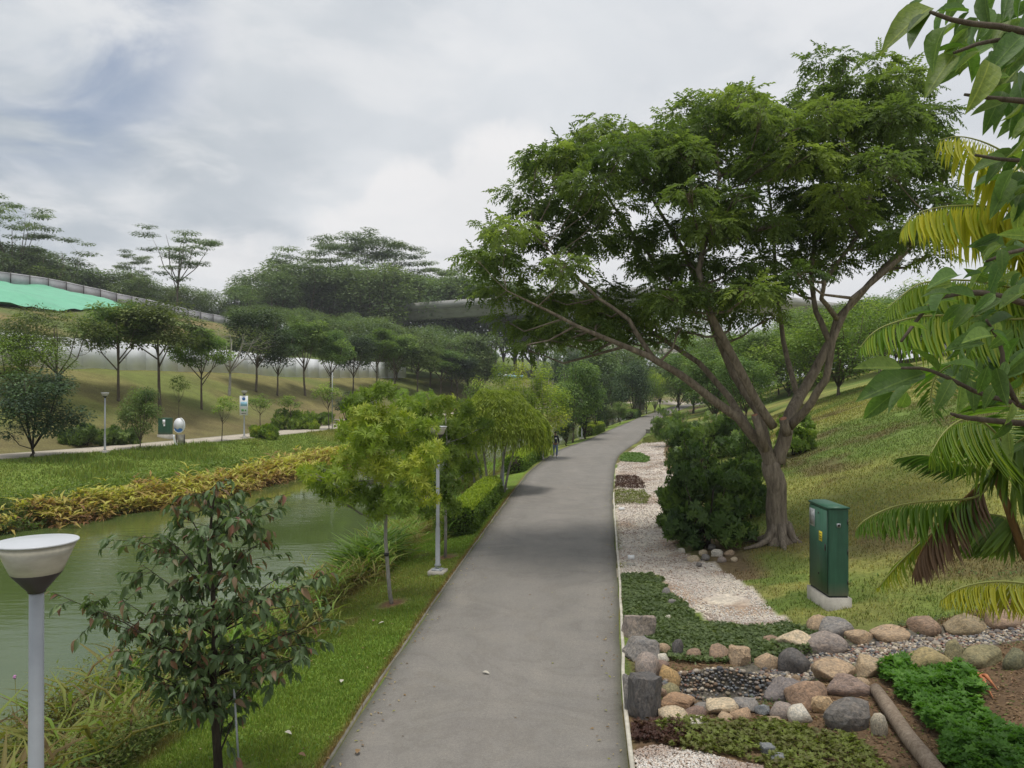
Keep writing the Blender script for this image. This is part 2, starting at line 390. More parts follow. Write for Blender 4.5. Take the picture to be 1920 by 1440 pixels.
M_['tree'] = leafmat('canopy_leaf', (0.080, 0.128, 0.042), (0.145, 0.210, 0.062), (0.235, 0.310, 0.085), .50, .65, .2)
M_['rain'] = leafmat('rain_tree_leaf', (0.060, 0.085, 0.032), (0.110, 0.150, 0.050), (0.190, 0.235, 0.075), 0.38)
M_['dark'] = leafmat('dark_leaf', (0.030, 0.056, 0.030), (0.056, 0.094, 0.042), (0.105, 0.165, 0.058), 0.25)
M_['mid'] = leafmat('mid_leaf', (0.064, 0.112, 0.034), (0.125, 0.190, 0.054), (0.220, 0.295, 0.075), 0.38)
M_['bright'] = leafmat('bright_leaf', (0.080, 0.140, 0.026), (0.150, 0.235, 0.040), (0.250, 0.330, 0.060), .35)
M_['yellowgreen'] = leafmat('yellow_green_leaf', (0.110, 0.170, 0.026), (0.200, 0.280, 0.038), (0.360, 0.390, 0.060), 0.42)
M_['willow'] = leafmat('weeping_leaf', (0.140, 0.210, 0.028), (0.250, 0.340, 0.045), (0.360, 0.430, 0.068), 0.42)
M_['forest'] = leafmat('forest_leaf', (0.074, 0.114, 0.052), (0.128, 0.182, 0.072), (0.195, 0.250, 0.095), 0.32)
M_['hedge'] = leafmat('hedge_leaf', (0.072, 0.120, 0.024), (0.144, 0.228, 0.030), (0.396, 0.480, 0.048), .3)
M_['shrub'] = leafmat('shrub_leaf', (0.050, 0.095, 0.028), (0.100, 0.168, 0.042), (0.200, 0.285, 0.068), 0.38, .45)
M_['hero'] = leafmat('drooping_leaf', (0.085, 0.135, 0.058), (0.140, 0.205, 0.085), (0.230, 0.105, 0.075), 0.32, .5, .4, (0, .82, 1))
M_['broad'] = leafmat('broad_leaf', (0.055, 0.110, 0.025), (0.095, 0.170, 0.040), (0.200, 0.280, 0.060), .42, .48, .3, veins=True)
M_['palm'] = leafmat('palm_leaflet', (0.060, 0.130, 0.022), (0.155, 0.250, 0.030), (0.440, 0.420, 0.040), .4, .4, .5)
M_['deadpalm'] = leafmat('dead_leaflet', (.09, .05, .03), (.16, .09, .05), (.24, .15, .08), .15)
M_['canna'] = leafmat('canna_leaf', (0.200, 0.110, 0.050), (0.290, 0.220, 0.060), (0.350, 0.360, 0.075), .3, .55, .3, (0, .5, 1))
M_['reed'] = leafmat('dry_reed', (0.170, 0.125, 0.055), (0.220, 0.230, 0.065), (0.170, 0.280, 0.050), .3, .6, .2)
M_['cover'] = leafmat('cover_leaf', (0.070, 0.105, 0.042), (0.115, 0.165, 0.065), (0.190, 0.240, 0.095), 0.30)
M_['olive'] = leafmat('olive_cover_leaf', (0.098, 0.085, 0.033), (0.150, 0.182, 0.039), (0.221, 0.286, 0.052), .25)
M_['lime'] = leafmat('lime_cover_leaf', (.06, .12, .03), (.10, .18, .04), (.15, .24, .05), .25)
M_['red'] = leafmat('red_cover_leaf', (.05, .02, .016), (.085, .035, .025), (.10, .075, .035), .2)
M_['fern'] = leafmat('fern_leaf', (0.054, 0.144, 0.022), (0.102, 0.240, 0.034), (0.180, 0.360, 0.054), .35)
def barkmat(name, c1, c2, sc_=6):
    m, nt, b, o = newmat(name); v = objco(nt, 1, 1, .22)
    n = nnoise(nt, sc_ * 2.2, 8, .65, v, .6); n2 = nnoise(nt, sc_ * .5, 3, .5, objco(nt, 1, 1, .5))
    c = ramp(nt, n, [(.3, c1), (.7, c2)]); c = mixc(nt, n2, c, mixc(nt, 1.0, c, (.62, .60, .58), 'MULTIPLY'))
    nt.links.new(c, b.inputs['Base Color']); b.inputs['Roughness'].default_value = .9; b.inputs['Specular IOR Level'].default_value = .15
    bump(nt, b, n, .9, .03); return m
M_['bark'] = barkmat('bark', (.11, .09, .07), (.38, .32, .25), 5)
M_['palebark'] = barkmat('pale_bark', (.20, .19, .17), (.52, .50, .46), 9)
M_['darkbark'] = barkmat('dark_bark', (.030, .024, .018), (.085, .070, .055), 7)
M_['midbark'] = barkmat('grey_bark', (.09, .075, .055), (.20, .17, .13), 6)
M_['palmstem'] = barkmat('palm_stem', (.10, .06, .025), (.28, .17, .06), 9)
def groundmat():
    m, nt, b, o = newmat('ground'); g = nt.nodes.new('ShaderNodeNewGeometry'); v = g.outputs['Position']
    c = attr(nt, 'col', True)
    n1 = nnoise(nt, 9, 8, .7, v); n2 = nnoise(nt, .8, 6, .6, v)
    c = mixc(nt, 1.0, c, ramp(nt, n1, [(.3, (.75, .75, .75)), (.7, (1.7, 1.7, 1.6))]), 'MULTIPLY')
    c = mixc(nt, 1.0, c, ramp(nt, n2, [(.3, (.82, .80, .85)), (.7, (1.15, 1.16, 1.1))]), 'MULTIPLY')
    nt.links.new(c, b.inputs['Base Color']); b.inputs['Roughness'].default_value = .95; b.inputs['Specular IOR Level'].default_value = .1
    bump(nt, b, n1, .8, .06); return m
M_['ground'] = groundmat()
def bladesmat():
    m, nt, b, o = newmat('grass_blade'); c = attr(nt, 'col', True); nt.links.new(c, b.inputs['Base Color'])
    b.inputs['Roughness'].default_value = .6; b.inputs['Specular IOR Level'].default_value = .2
    t = nt.nodes.new('ShaderNodeBsdfTranslucent'); nt.links.new(mixc(nt, 1.0, c, (1.4, 1.5, .8), 'MULTIPLY'), t.inputs[0])
    x = nt.nodes.new('ShaderNodeMixShader'); x.inputs[0].default_value = .3
    nt.links.new(b.outputs[0], x.inputs[1]); nt.links.new(t.outputs[0], x.inputs[2]); nt.links.new(x.outputs[0], o.inputs[0]); return m
M_['blade'] = bladesmat()
def asphaltmat(name, c, fine=140):
    m, nt, b, o = newmat(name); g = nt.nodes.new('ShaderNodeNewGeometry'); v = g.outputs['Position']
    mp = nt.nodes.new('ShaderNodeMapping'); nt.links.new(v, mp.inputs[0]); mp.inputs['Scale'].default_value = (1.6, .16, 1); mp.inputs['Rotation'].default_value = (0, 0, R_(-6))
    n1 = nnoise(nt, fine, 4, .8, v); n2 = nnoise(nt, .55, 6, .65, mp.outputs[0], .3); n3 = nnoise(nt, 1.1, 7, .7, v)
    c0 = ramp(nt, n2, [(.25, tuple(x * .93 for x in c)), (.75, tuple(x * 1.06 for x in c))])
    c0 = mixc(nt, 1.0, c0, ramp(nt, n1, [(.3, (.55, .55, .57)), (.72, (1.45, 1.43, 1.38))]), 'MULTIPLY')
    c0 = mixc(nt, 1.0, c0, ramp(nt, n3, [(.3, (.90, .90, .92)), (.55, (1, 1, 1)), (.8, (1.08, 1.06, 1.03))]), 'MULTIPLY')
    n4 = nnoise(nt, 26, 5, .8, v); n5 = nnoise(nt, .33, 4, .6, v, 2.2)
    c0 = mixc(nt, 1.0, c0, ramp(nt, n4, [(.3, (.84, .84, .84)), (.7, (1.15, 1.15, 1.14))]), 'MULTIPLY')
    c0 = mixc(nt, 1.0, c0, ramp(nt, n5, [(.40, (1, 1, 1)), (.47, (.93, .92, .91)), (.50, (1.0, 1.0, 1.0)), (.62, (1.07, 1.06, 1.05))]), 'MULTIPLY')
    at = attr(nt, 'tint')   # worn lighter wheel lines / mossy rims, stored on the strip
    c0 = mixc(nt, 1.0, c0, ramp(nt, at, [(0, (.62, .66, .55)), (.25, (.96, .96, .95)), (1, (1.04, 1.03, 1.02))]), 'MULTIPLY')
    nt.links.new(c0, b.inputs['Base Color']); b.inputs['Roughness'].default_value = .88; b.inputs['Specular IOR Level'].default_value = .25
    bump(nt, b, n1, .5, .006); return m
M_['asphalt'] = asphaltmat('asphalt', (.212, .202, .189))
M_['farpath'] = asphaltmat('concrete_path', (.46, .42, .36), 60)
M_['concrete'] = plain('concrete', (.36, .34, .30), .85, .22, 5, bmp=.4)
M_['darkconc'] = plain('mossy_concrete', (.17, .16, .13), .9, .35, 5)
M_['viaduct'] = plain('viaduct_concrete', (.30, .30, .29), .85, .28, .35, stretch=(1, 1, 3))
M_['kerb'] = plain('pale_kerb', (.50, .47, .40), .8, .35, 5, bmp=.3)
M_['pole'] = plain('grey_metal', (.33, .35, .37), .45, .06, 9, metal=.2)
M_['darkmetal'] = plain('dark_metal', (.045, .040, .038), .4, .15, 9)
M_['glass'] = plain('opal_lamp_glass', (.40, .38, .31), .25, .25, 5, stretch=(1, 1, 2.5))
M_['lampcap'] = plain('pale_lamp_cap', (.50, .52, .55), .35, .06, 4)
M_['green'] = plain('green_paint', (.030, .110, .068), .45, .10, 3)
def weathered(name, c):
    m, nt, b, o = newmat(name); v = objco(nt, 14, 14, .7); n = nnoise(nt, 1.3, 6, .7, v); n2 = nnoise(nt, 3, 5, .6, objco(nt)); sp = nt.nodes.new('ShaderNodeSeparateXYZ'); nt.links.new(objco(nt), sp.inputs[0])
    k = mixc(nt, 1.0, c, ramp(nt, n, [(.35, (.78, .80, .80)), (.6, (1.05, 1.05, 1.05)), (.75, (1.35, 1.28, 1.3))]), 'MULTIPLY'); k = mixc(nt, 1.0, k, ramp(nt, n2, [(.3, (.85, .88, .85)), (.7, (1.15, 1.12, 1.1))]), 'MULTIPLY')
    lo = ramp(nt, sp.outputs[2], [(.28, (1, 1, 1)), (.55, (0, 0, 0))]); mu = nt.nodes.new('ShaderNodeMath'); mu.operation = 'MULTIPLY'; nt.links.new(lo, mu.inputs[0]); nt.links.new(n2, mu.inputs[1])
    k = mixc(nt, mu.outputs[0], k, (.16, .13, .09)); nt.links.new(k, b.inputs['Base Color']); b.inputs['Roughness'].default_value = .5; bump(nt, b, n2, .08, .02); return m
M_['green'] = weathered('weathered_green_paint', (.030, .105, .065))
M_['darkgap'] = plain('dark_gap', (.012, .014, .012), .6)
M_['white'] = plain('white_paint', (.78, .80, .82), .5, .05, 2)
M_['panelwhite'] = plain('white_sheet', (.80, .82, .86), .5, .09, .8)
M_['hoard'] = plain('grey_sheet', (.34, .34, .36), .55, .12, .6)
M_['tarp'] = plain('green_tarp', (.15, .44, .28), .5, .14, .4, bmp=.2)
M_['blue'] = plain('blue_print', (.05, .16, .42), .5)
M_['skyblue'] = plain('pale_blue_print', (.30, .55, .70), .5)
M_['printgreen'] = plain('green_print', (.12, .32, .10), .5)
M_['yellow'] = plain('yellow_sticker', (.75, .60, .03), .5)
M_['black'] = plain('black_print', (.02, .02, .02), .5)
M_['cut'] = plain('cut_wood', (.42, .20, .12), .8, .25, 25)
M_['log'] = barkmat('log_bark', (.20, .15, .11), (.40, .33, .26), 9)
M_['deadwood'] = plain('dead_frond_sheath', (.42, .16, .07), .7, .3, 12)
M_['skin'] = plain('skin', (.24, .13, .085), .5, .05)
M_['navy'] = plain('navy_cloth', (.012, .015, .035), .85, .2, 20)
M_['jeans'] = plain('blue_denim', (.14, .20, .30), .85, .2, 15)
M_['hair'] = plain('black_hair', (.01, .009, .008), .6)
def rockmat(name, use_attr=False, sc_=7):
    m, nt, b, o = newmat(name)
    if use_attr: c = attr(nt, 'col', True); t = nt.nodes.new('ShaderNodeNewGeometry'); v = t.outputs['Position']
    else:
        oi = nt.nodes.new('ShaderNodeObjectInfo'); c = oi.outputs['Color']; v = objco(nt)
        vm = nt.nodes.new('ShaderNodeVectorMath'); vm.operation = 'ADD'; nt.links.new(v, vm.inputs[0])
        mu = nt.nodes.new('ShaderNodeMath'); mu.operation = 'MULTIPLY'; mu.inputs[1].default_value = 40; nt.links.new(oi.outputs['Random'], mu.inputs[0]); nt.links.new(mu.outputs[0], vm.inputs[1]); v = vm.outputs[0]
    n = nnoise(nt, sc_, 8, .65, v, .5); n2 = nnoise(nt, sc_ * .45, 4, .6, v, 1.2); n3 = nnoise(nt, sc_ * 9, 4, .7, v)
    k = mixc(nt, 1.0, c, ramp(nt, n, [(.25, (.38, .37, .37)), (.5, (.95, .95, .95)), (.78, (1.65, 1.58, 1.5))]), 'MULTIPLY')
    k = mixc(nt, 1.0, k, ramp(nt, n2, [(.3, (.72, .75, .80)), (.65, (1.12, 1.06, 1.0))]), 'MULTIPLY')
    k = mixc(nt, 1.0, k, ramp(nt, n3, [(.3, (.84, .84, .84)), (.7, (1.14, 1.14, 1.14))]), 'MULTIPLY')
    nt.links.new(k, b.inputs['Base Color']); b.inputs['Roughness'].default_value = .82; b.inputs['Specular IOR Level'].default_value = .3
    bump(nt, b, n, .55, .04); return m
M_['rock'] = rockmat('rock'); M_['pebble'] = rockmat('pebble', False, 20); M_['pebble_mass'] = rockmat('pebble_mass', True, 20); M_['gravel'] = rockmat('gravel', True, 60)
def watermat():
    m, nt, b, o = newmat('water'); g = nt.nodes.new('ShaderNodeNewGeometry')
    mp = nt.nodes.new('ShaderNodeMapping'); nt.links.new(g.outputs['Position'], mp.inputs[0]); mp.inputs['Scale'].default_value = (.55, 1.7, 1); mp.inputs['Rotation'].default_value = (0, 0, R_(12))
    n = nnoise(nt, 1.9, 5, .55, mp.outputs[0], .3); n2 = nnoise(nt, .10, 3, .5, g.outputs['Position'])
    b.inputs['Base Color'].default_value = (.070, .100, .030, 1)
    b.inputs['Roughness'].default_value = .03; b.inputs['IOR'].default_value = 1.33; b.inputs['Specular IOR Level'].default_value = .55
    mm = nt.nodes.new('ShaderNodeMath'); mm.operation = 'MULTIPLY'; nt.links.new(n, mm.inputs[0]); nt.links.new(ramp(nt, n2, [(.42, (.08,) * 3), (.62, (1,) * 3)]), mm.inputs[1])
    bump(nt, b, mm.outputs[0], .5, .05); return m
M_['water'] = watermat()

# ------------------------------------------------------------------ terrain
def mixv(a, b, t): return a + (b - a) * t[..., None]
def ground_col(x, d, h=None):
    x = np.asarray(x, float); d = np.asarray(d, float); A = lambda *c: np.broadcast_to(np.array(c, float), x.shape + (3,))
    pl, pr, ns, fs, fp = PL(d), PR(d), NS(d), FS(d), FP(d); ul = pl - x; s = x - pr
    n1 = fbm(x, d, 3.0, 11); n2 = fbm(x, d, 9, 17); n3 = fbm(x, d, 1.0, 23)
    # right hill
    c = mixv(A(.11, .155, .040), A(.20, .205, .062), sstep(n2 + .1 * (s - 10) / 10, .40, .66))
    c = mixv(c, A(.10, .075, .042), sstep(n1, .50, .72) * .75 * (1 - sstep(s, 12, 22)))
    c = mixv(c, A(.075, .125, .028), (1 - sstep(s, 4.5, 7)) * sstep(n3, .35, .6) * (1 - sstep(d, 16, 26)) * .8)
    # bare, leaf-strewn soil below the big tree and the shrubs
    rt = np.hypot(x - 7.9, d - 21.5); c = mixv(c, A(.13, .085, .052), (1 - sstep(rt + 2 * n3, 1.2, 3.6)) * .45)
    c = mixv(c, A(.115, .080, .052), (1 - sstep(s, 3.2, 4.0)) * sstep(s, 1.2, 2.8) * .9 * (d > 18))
    for g in GRAVEL:
        k = inpoly(x + (n3 - .5) * .35, d + (vnoise(x, d, .5, 41) - .5) * .5, g); c = np.where(k[..., None], mixv(A(.46, .41, .37), A(.33, .25, .20), sstep(n3, .5, .72)), c)
    k = (d < 13.6) & (s > .1) & (x < 14); c = np.where(k[..., None], mixv(A(.11, .075, .05), A(.15, .10, .06), n3), c)
    cd = creek_dist(x, d); k = ((cd < .62) | (pool_r(x, d) < 1.12)) & (d < 22); c = np.where(k[..., None], mixv(A(.13, .12, .10), A(.10, .09, .08), n3), c)
    # left verge
    v = mixv(A(.095, .160, .025), A(.150, .200, .042), n1)
    v = mixv(v, A(.16, .16, .055), sstep(n2, .45, .65) * .5); v = mixv(v, A(.15, .115, .065), sstep(vnoise(x, d, .7, 27), .72, .9) * .5)
    v = mixv(v, A(.16, .10, .055), (1 - sstep(ul, .03, .14 + .2 * n3)) * .9)
    v = mixv(v, A(.14, .095, .055), sstep(ul, ns - 2.4, ns - 2.1) * (1 - sstep(ul, ns - 2.0, ns - 1.6)) * .6 * sstep(n3, .4, .6))
    for (tx, ty) in TRUNKS: v = mixv(v, A(.17, .10, .06), 1 - sstep(np.hypot(x - tx, (d - ty) * .8) + .3 * n3, .35, .6))
    v = mixv(v, A(.09, .085, .04), sstep(ul, ns - 2.0, ns - .8))
    # far bank
    f_ = fs - x; t = fp - x
    w_ = mixv(A(.13, .18, .038), A(.18, .19, .055), sstep(n2, .4, .65)); w_ = mixv(w_, A(.10, .085, .04), 1 - sstep(f_, .2, 2.2))
    hi = mixv(A(.125, .145, .045), A(.17, .155, .065), sstep(n2, .38, .62)); hi = mixv(hi, A(.13, .095, .060), (1 - sstep(t, 4, 8 + 5 * n1)) * .6)
    hi = mixv(hi, A(.10, .13, .045), sstep(t, 19, 24)); 
    er = sstep(t, 42, 52) * (1 - sstep(x, -62, -48)) * (1 - sstep(t, 97, 104)); hi = mixv(hi, mixv(A(.27, .16, .095), A(.17, .13, .07), n1), er * sstep(n2, .38, .6) * .65)
    l = np.where((ul > ns)[..., None], np.where((t > 1.4)[..., None], hi, w_), v)
    return np.where((ul > 0)[..., None], l, c)
TRUNKS = [(hit(733, 1132).x, hit(733, 1132).y), (hit(835, 1045).x, hit(835, 1045).y), (-3.62, 9.45)]
def axis(parts):
    r = [np.arange(a, b, s) for a, b, s in parts]; return np.concatenate(r)
U = np.concatenate([-np.geomspace(520, 40, 60), axis([(-40, -26, .7), (-26, -12, .45), (-12, -3.0, .3), (-3.0, 0, .11), (0, 4.6, .30), (4.6, 14.5, .13), (14.5, 30, .45)]), np.geomspace(30, 560, 60)])
Dg = np.concatenate([axis([(-30, 6, 2), (6, 9, .3), (9, 20, .13), (20, 36, .3), (36, 80, .7), (80, 200, 2)]), np.geomspace(200, 850, 60)])
UU, DD = np.meshgrid(U, Dg); XX = UU * (1 + 0 * DD) + PL(DD); H = height(XX, DD)
nu, nd = len(U), len(Dg); idx = np.arange(nu * nd).reshape(nd, nu)
Fq = np.stack([idx[:-1, :-1].ravel(), idx[:-1, 1:].ravel(), idx[1:, 1:].ravel(), idx[1:, :-1].ravel()], 1)
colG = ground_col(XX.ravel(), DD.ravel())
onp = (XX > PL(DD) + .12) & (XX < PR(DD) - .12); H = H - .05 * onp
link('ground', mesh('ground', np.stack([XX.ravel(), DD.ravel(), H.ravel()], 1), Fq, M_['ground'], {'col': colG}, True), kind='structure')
def strip(name, L, Rr, d, z, mat, zoff, n=9, thick=.12, crown=.02, jit=.03):
    V = []; A = []
    for i, q in enumerate(d):
        a, b = L(q), Rr(q); a += (vnoise(q, 1, .8, 51) - .5) * jit * 2; b += (vnoise(q, 9, .8, 52) - .5) * jit * 2
        for k in range(n):
            t = k / (n - 1); x = a + (b - a) * t
            V.append((x, q, (z if z is not None else 0) + zoff + crown * (1 - (2 * t - 1) ** 2) + (0 if z is not None else float(base_height(x, q)))))
            e = min(t, 1 - t); A.append(min(1, e * 9 + .0) * (.5 + .5 * abs(math.cos(t * math.pi * 2))) if e > 0 else 0)
    V = np.array(V); m = len(d); ix = np.arange(m * n).reshape(m, n)
    F = np.stack([ix[:-1, :-1].ravel(), ix[:-1, 1:].ravel(), ix[1:, 1:].ravel(), ix[1:, :-1].ravel()], 1)
    lo = V.reshape(m, n, 3)[:, [0, -1]].copy(); lo[:, :, 2] -= thick; lo = lo.reshape(-1, 3); b = m * n; i = np.arange(m - 1)
    S = np.concatenate([np.stack([ix[:-1, 0], ix[1:, 0], b + 2 * i + 2, b + 2 * i], 1), np.stack([ix[1:, -1], ix[:-1, -1], b + 2 * i + 1, b + 2 * i + 3], 1)])
    link(name, mesh(name, np.concatenate([V, lo]), np.concatenate([F, S]), mat, {'tint': np.array(A + [0] * len(lo))}, False), kind='structure')
strip('path', PL, PR, np.concatenate([np.arange(-12, 60, .35), np.arange(60, 330, 1.5)]), 0.0, M_['asphalt'], .012)
strip('far_path', lambda q: FP(q) - 1.5, lambda q: FP(q) + 2.1, np.arange(18, 300, 1.2), None, M_['farpath'], .03, 5, .15)
# lake surface
lv = []
for q in np.concatenate([np.arange(-30, 200, 2.0)]): lv += [(FS(q) - 3, q, WATER), ((FS(q) + PL(q)) / 2, q, WATER), (PL(q) - NS(q) + 2.4, q, WATER)]
lv = np.array(lv); ix = np.arange(len(lv)).reshape(-1, 3)
link('water', mesh('water', lv, np.stack([ix[:-1, :-1].ravel(), ix[:-1, 1:].ravel(), ix[1:, 1:].ravel(), ix[1:, :-1].ravel()], 1), M_['water']), kind='structure')
# kerb strips: pale raised edging on the right, thin weathered edging on the left
def kerb(name, fn, d, wd, hgt, mat, side):
    m = MB(); 
    V = []; 
    for q in d:
        x = fn(q) + (vnoise(q, 3, 1.1, 61) - .5) * .03
        V += [(x, q, -.05), (x, q, hgt), (x + side * wd, q, hgt), (x + side * wd, q, -.05)]
    n = len(d); i = np.arange(n - 1)[:, None] * 4
    F = np.concatenate([i + np.array([[a, b, b + 4, a + 4]]) for a, b in ((0, 1), (1, 2), (2, 3))])
    m.add(V, F); m.build(name, mat, kind='structure')
kerb('path_kerb', lambda q: PR(q) + .02, np.arange(7.5, 34, .3), .055, .055, M_['kerb'], 1)
kerb('path_kerb', lambda q: PL(q) - .02, np.arange(7.5, 140, .6), .035, .018, M_['darkconc'], -1)

# ------------------------------------------------------------------ lawns (stuff)
def blades(name, x, y, hgt, wid, cols, lean=.5, label=None):
    n = len(x); z = height(x, y); a = rng.uniform(0, 2 * math.pi, n); l = rng.uniform(0, lean, n) * hgt; la = rng.uniform(0, 2 * math.pi, n)
    dx, dy = np.cos(a) * wid / 2, np.sin(a) * wid / 2
    V = np.stack([np.stack([x - dx, y - dy, z - .01], 1), np.stack([x + dx, y + dy, z - .01], 1), np.stack([x + np.cos(la) * l, y + np.sin(la) * l, z + hgt], 1)], 1).reshape(-1, 3)
    F = np.arange(3 * n).reshape(-1, 3)
    o = link(name, mesh(name, V, F, M_['blade'], {'col': np.repeat(cols, 3, 0)}), kind='stuff', category='grass')
    o['label'] = label; return o
def free(x, y):
    k = np.ones(len(x), bool)
    for g in GRAVEL: k &= ~inpoly(x, y, g)
    for ps in COVER.values():
        for g in ps: k &= ~inpoly(x, y, g)
    return k & (creek_dist(x, y) > .6) & (pool_r(x, y) > 1.15)
def jcol(x, y, a=.7, b=1.45): 
    c = ground_col(x, y) * 1.15; n = len(x); return c * rng.uniform(a, b, (n, 1)) * np.stack([rng.uniform(.85, 1.25, n), np.ones(n), rng.uniform(.7, 1.2, n)], 1)
n = 150000; y = 7.5 + 28 * rng.random(n) ** 1.9; ul = rng.random(n) * (NS(y) - 1.9) + .02; x = PL(y) - ul
k = rng.random(n) < sstep(ul, 0, .12); x, y, ul = x[k], y[k], ul[k]
k = np.ones(len(x), bool)
for tx, ty in TRUNKS: k &= np.hypot(x - tx, y - ty) > .35 + .2 * rng.random(len(x))
x, y = x[k], y[k]
blades('lawn_grass', x, y, rng.uniform(.02, .055, len(x)) * (1 + y / 60) * (.55 + .9 * fbm(x, y, .45, 53)), .010 + y * .0007, jcol(x, y, .9, 1.7), .8, 'bright green mown grass on the verge left of the path')
n = 230000; y = 12.5 + 48 * rng.random(n) ** 1.7; s = 2.5 + rng.random(n) ** .8 * 24; x = PR(y) + s; k = free(x, y) & (x < .72 * y + 1) & ((y > 14) | (s > 5)) & ((s > 3.3) | (y < 19)) & (fbm(x, y, 1.2, 77) > .28); x, y = x[k], y[k]
cd = CREEK
k = np.array([True] * len(x)); cy_ = np.interp(x, [p.x for p in CREEK], [p.y for p in CREEK]); k = (y > cy_ + .5); x, y = x[k], y[k]
blades('hill_grass', x, y, rng.uniform(.025, .07, len(x)) * (1 + y / 70), .012 + y * .0009, jcol(x, y, .75, 1.6), .9, 'olive and straw coloured grass on the slope to the right of the path')
n = 70000; y = 26 + 60 * rng.random(n) ** 1.3; fs = FS(y); x = fs - .5 - rng.random(n) * np.maximum(fs - FP(y) - 2.7, 1); k = x > -.75 * y; x, y = x[k], y[k]
tall = fbm(x, y, 3, 88)
blades('bank_grass', x, y, rng.uniform(.05, .14, len(x)) * (1 + 2.2 * sstep(tall, .55, .7)), .06, jcol(x, y, .8, 1.5), .7, 'green grass between the far reeds and the far path')

# ------------------------------------------------------------------ far structures
def poly_extrude(name, pts, section, mat, parent=None):
    """sweep a closed section [(side, up)] along pts (Vectors, roughly level)"""
    V = []; m = len(section)
    for i, p in enumerate(pts):
        t = (pts[min(i + 1, len(pts) - 1)] - pts[max(i - 1, 0)]); t.z = 0; t.normalize(); s = Vector((t.y, -t.x, 0))
        for a, u in section: V.append(p + s * a + Vector((0, 0, u)))
    F = [[i * m + k, i * m + (k + 1) % m, (i + 1) * m + (k + 1) % m, (i + 1) * m + k] for i in range(len(pts) - 1) for k in range(m)]
    n = len(pts); F += [] 
    me = mesh(name, [tuple(v) for v in V], [np.array(F), np.array([list(range(m))[::-1], [(n - 1) * m + k for k in range(m)]])], mat)
    return link(name, me, parent)
def smooth_pts(p, k=3):
    for _ in range(k):
        q = [p[0]]
        for a, b in zip(p[:-1], p[1:]): q += [a * .75 + b * .25, a * .25 + b * .75]
        p = q + [p[-1]]
    return p
vz = 29.6
vp = [P(px, HY - (vz - CH) * FPX / d, d) for px, d in ((560, 262), (735, 231), (900, 214), (1060, 199), (1180, 190), (1320, 192), (1480, 214), (1720, 262), (2000, 330))]
vp = smooth_pts(vp, 2)
v = thing('viaduct', 'long grey concrete viaduct crossing high behind the trees', 'viaduct', tuple(vp[len(vp) // 2] * 1))
off = Vector(v.location); loc = [p - off for p in vp]
poly_extrude('parapet', loc, [(-4.6, -1.9), (-4.6, 0), (-4.3, 0), (-4.3, -1.7), (4.3, -1.7), (4.3, 0), (4.6, 0), (4.6, -1.9)], M_['viaduct'], v)
poly_extrude('girder', loc, [(-4.0, -1.95), (-3.6, -2.4), (-2.6, -2.6), (-2.3, -4.6), (2.3, -4.6), (2.6, -2.6), (3.6, -2.4), (4.0, -1.95)], M_['viaduct'], v)
for i in range(2, len(vp) - 1, 4):
    g = gh(vp[i].x, vp[i].y); h = vp[i].z - 4.65 - g
    if h > 2 and not -30 < vp[i].x < 8:
        MB().box((loc[i].x, loc[i].y, -4.65 - h / 2), (2.4, 2.0, h)).box((loc[i].x, loc[i].y, -5.2), (4.6, 2.6, 1.0)).build('pier', M_['viaduct'], v)
fb = smooth_pts([P(px, HY - (z - CH) * FPX / d, d) for px, d, z in ((1000, 190, 15.6), (1120, 180, 14.8), (1240, 174, 13.2), (1360, 176, 12.4), (1470, 184, 12.0))], 2)
f = thing('footbridge', 'pale concrete footbridge just above the path trees in the distance', 'bridge', tuple(fb[6])); off = Vector(f.location); loc = [p - off for p in fb]
poly_extrude('deck', loc, [(-1.6, -.8), (-1.6, -.1), (1.6, -.1), (1.6, -.8)], M_['concrete'], f)
poly_extrude('parapet', loc, [(-1.75, -.75), (-1.75, .75), (-1.63, .75), (-1.63, -.75)], M_['concrete'], f)
for i in (1, 6, 11, 15):
    h = fb[i].z - .8 - gh(fb[i].x, fb[i].y)
    if h > 1: MB().box((loc[i].x, loc[i].y, -.81 - h / 2), (.9, .9, h)).build('pier', M_['viaduct'], f)
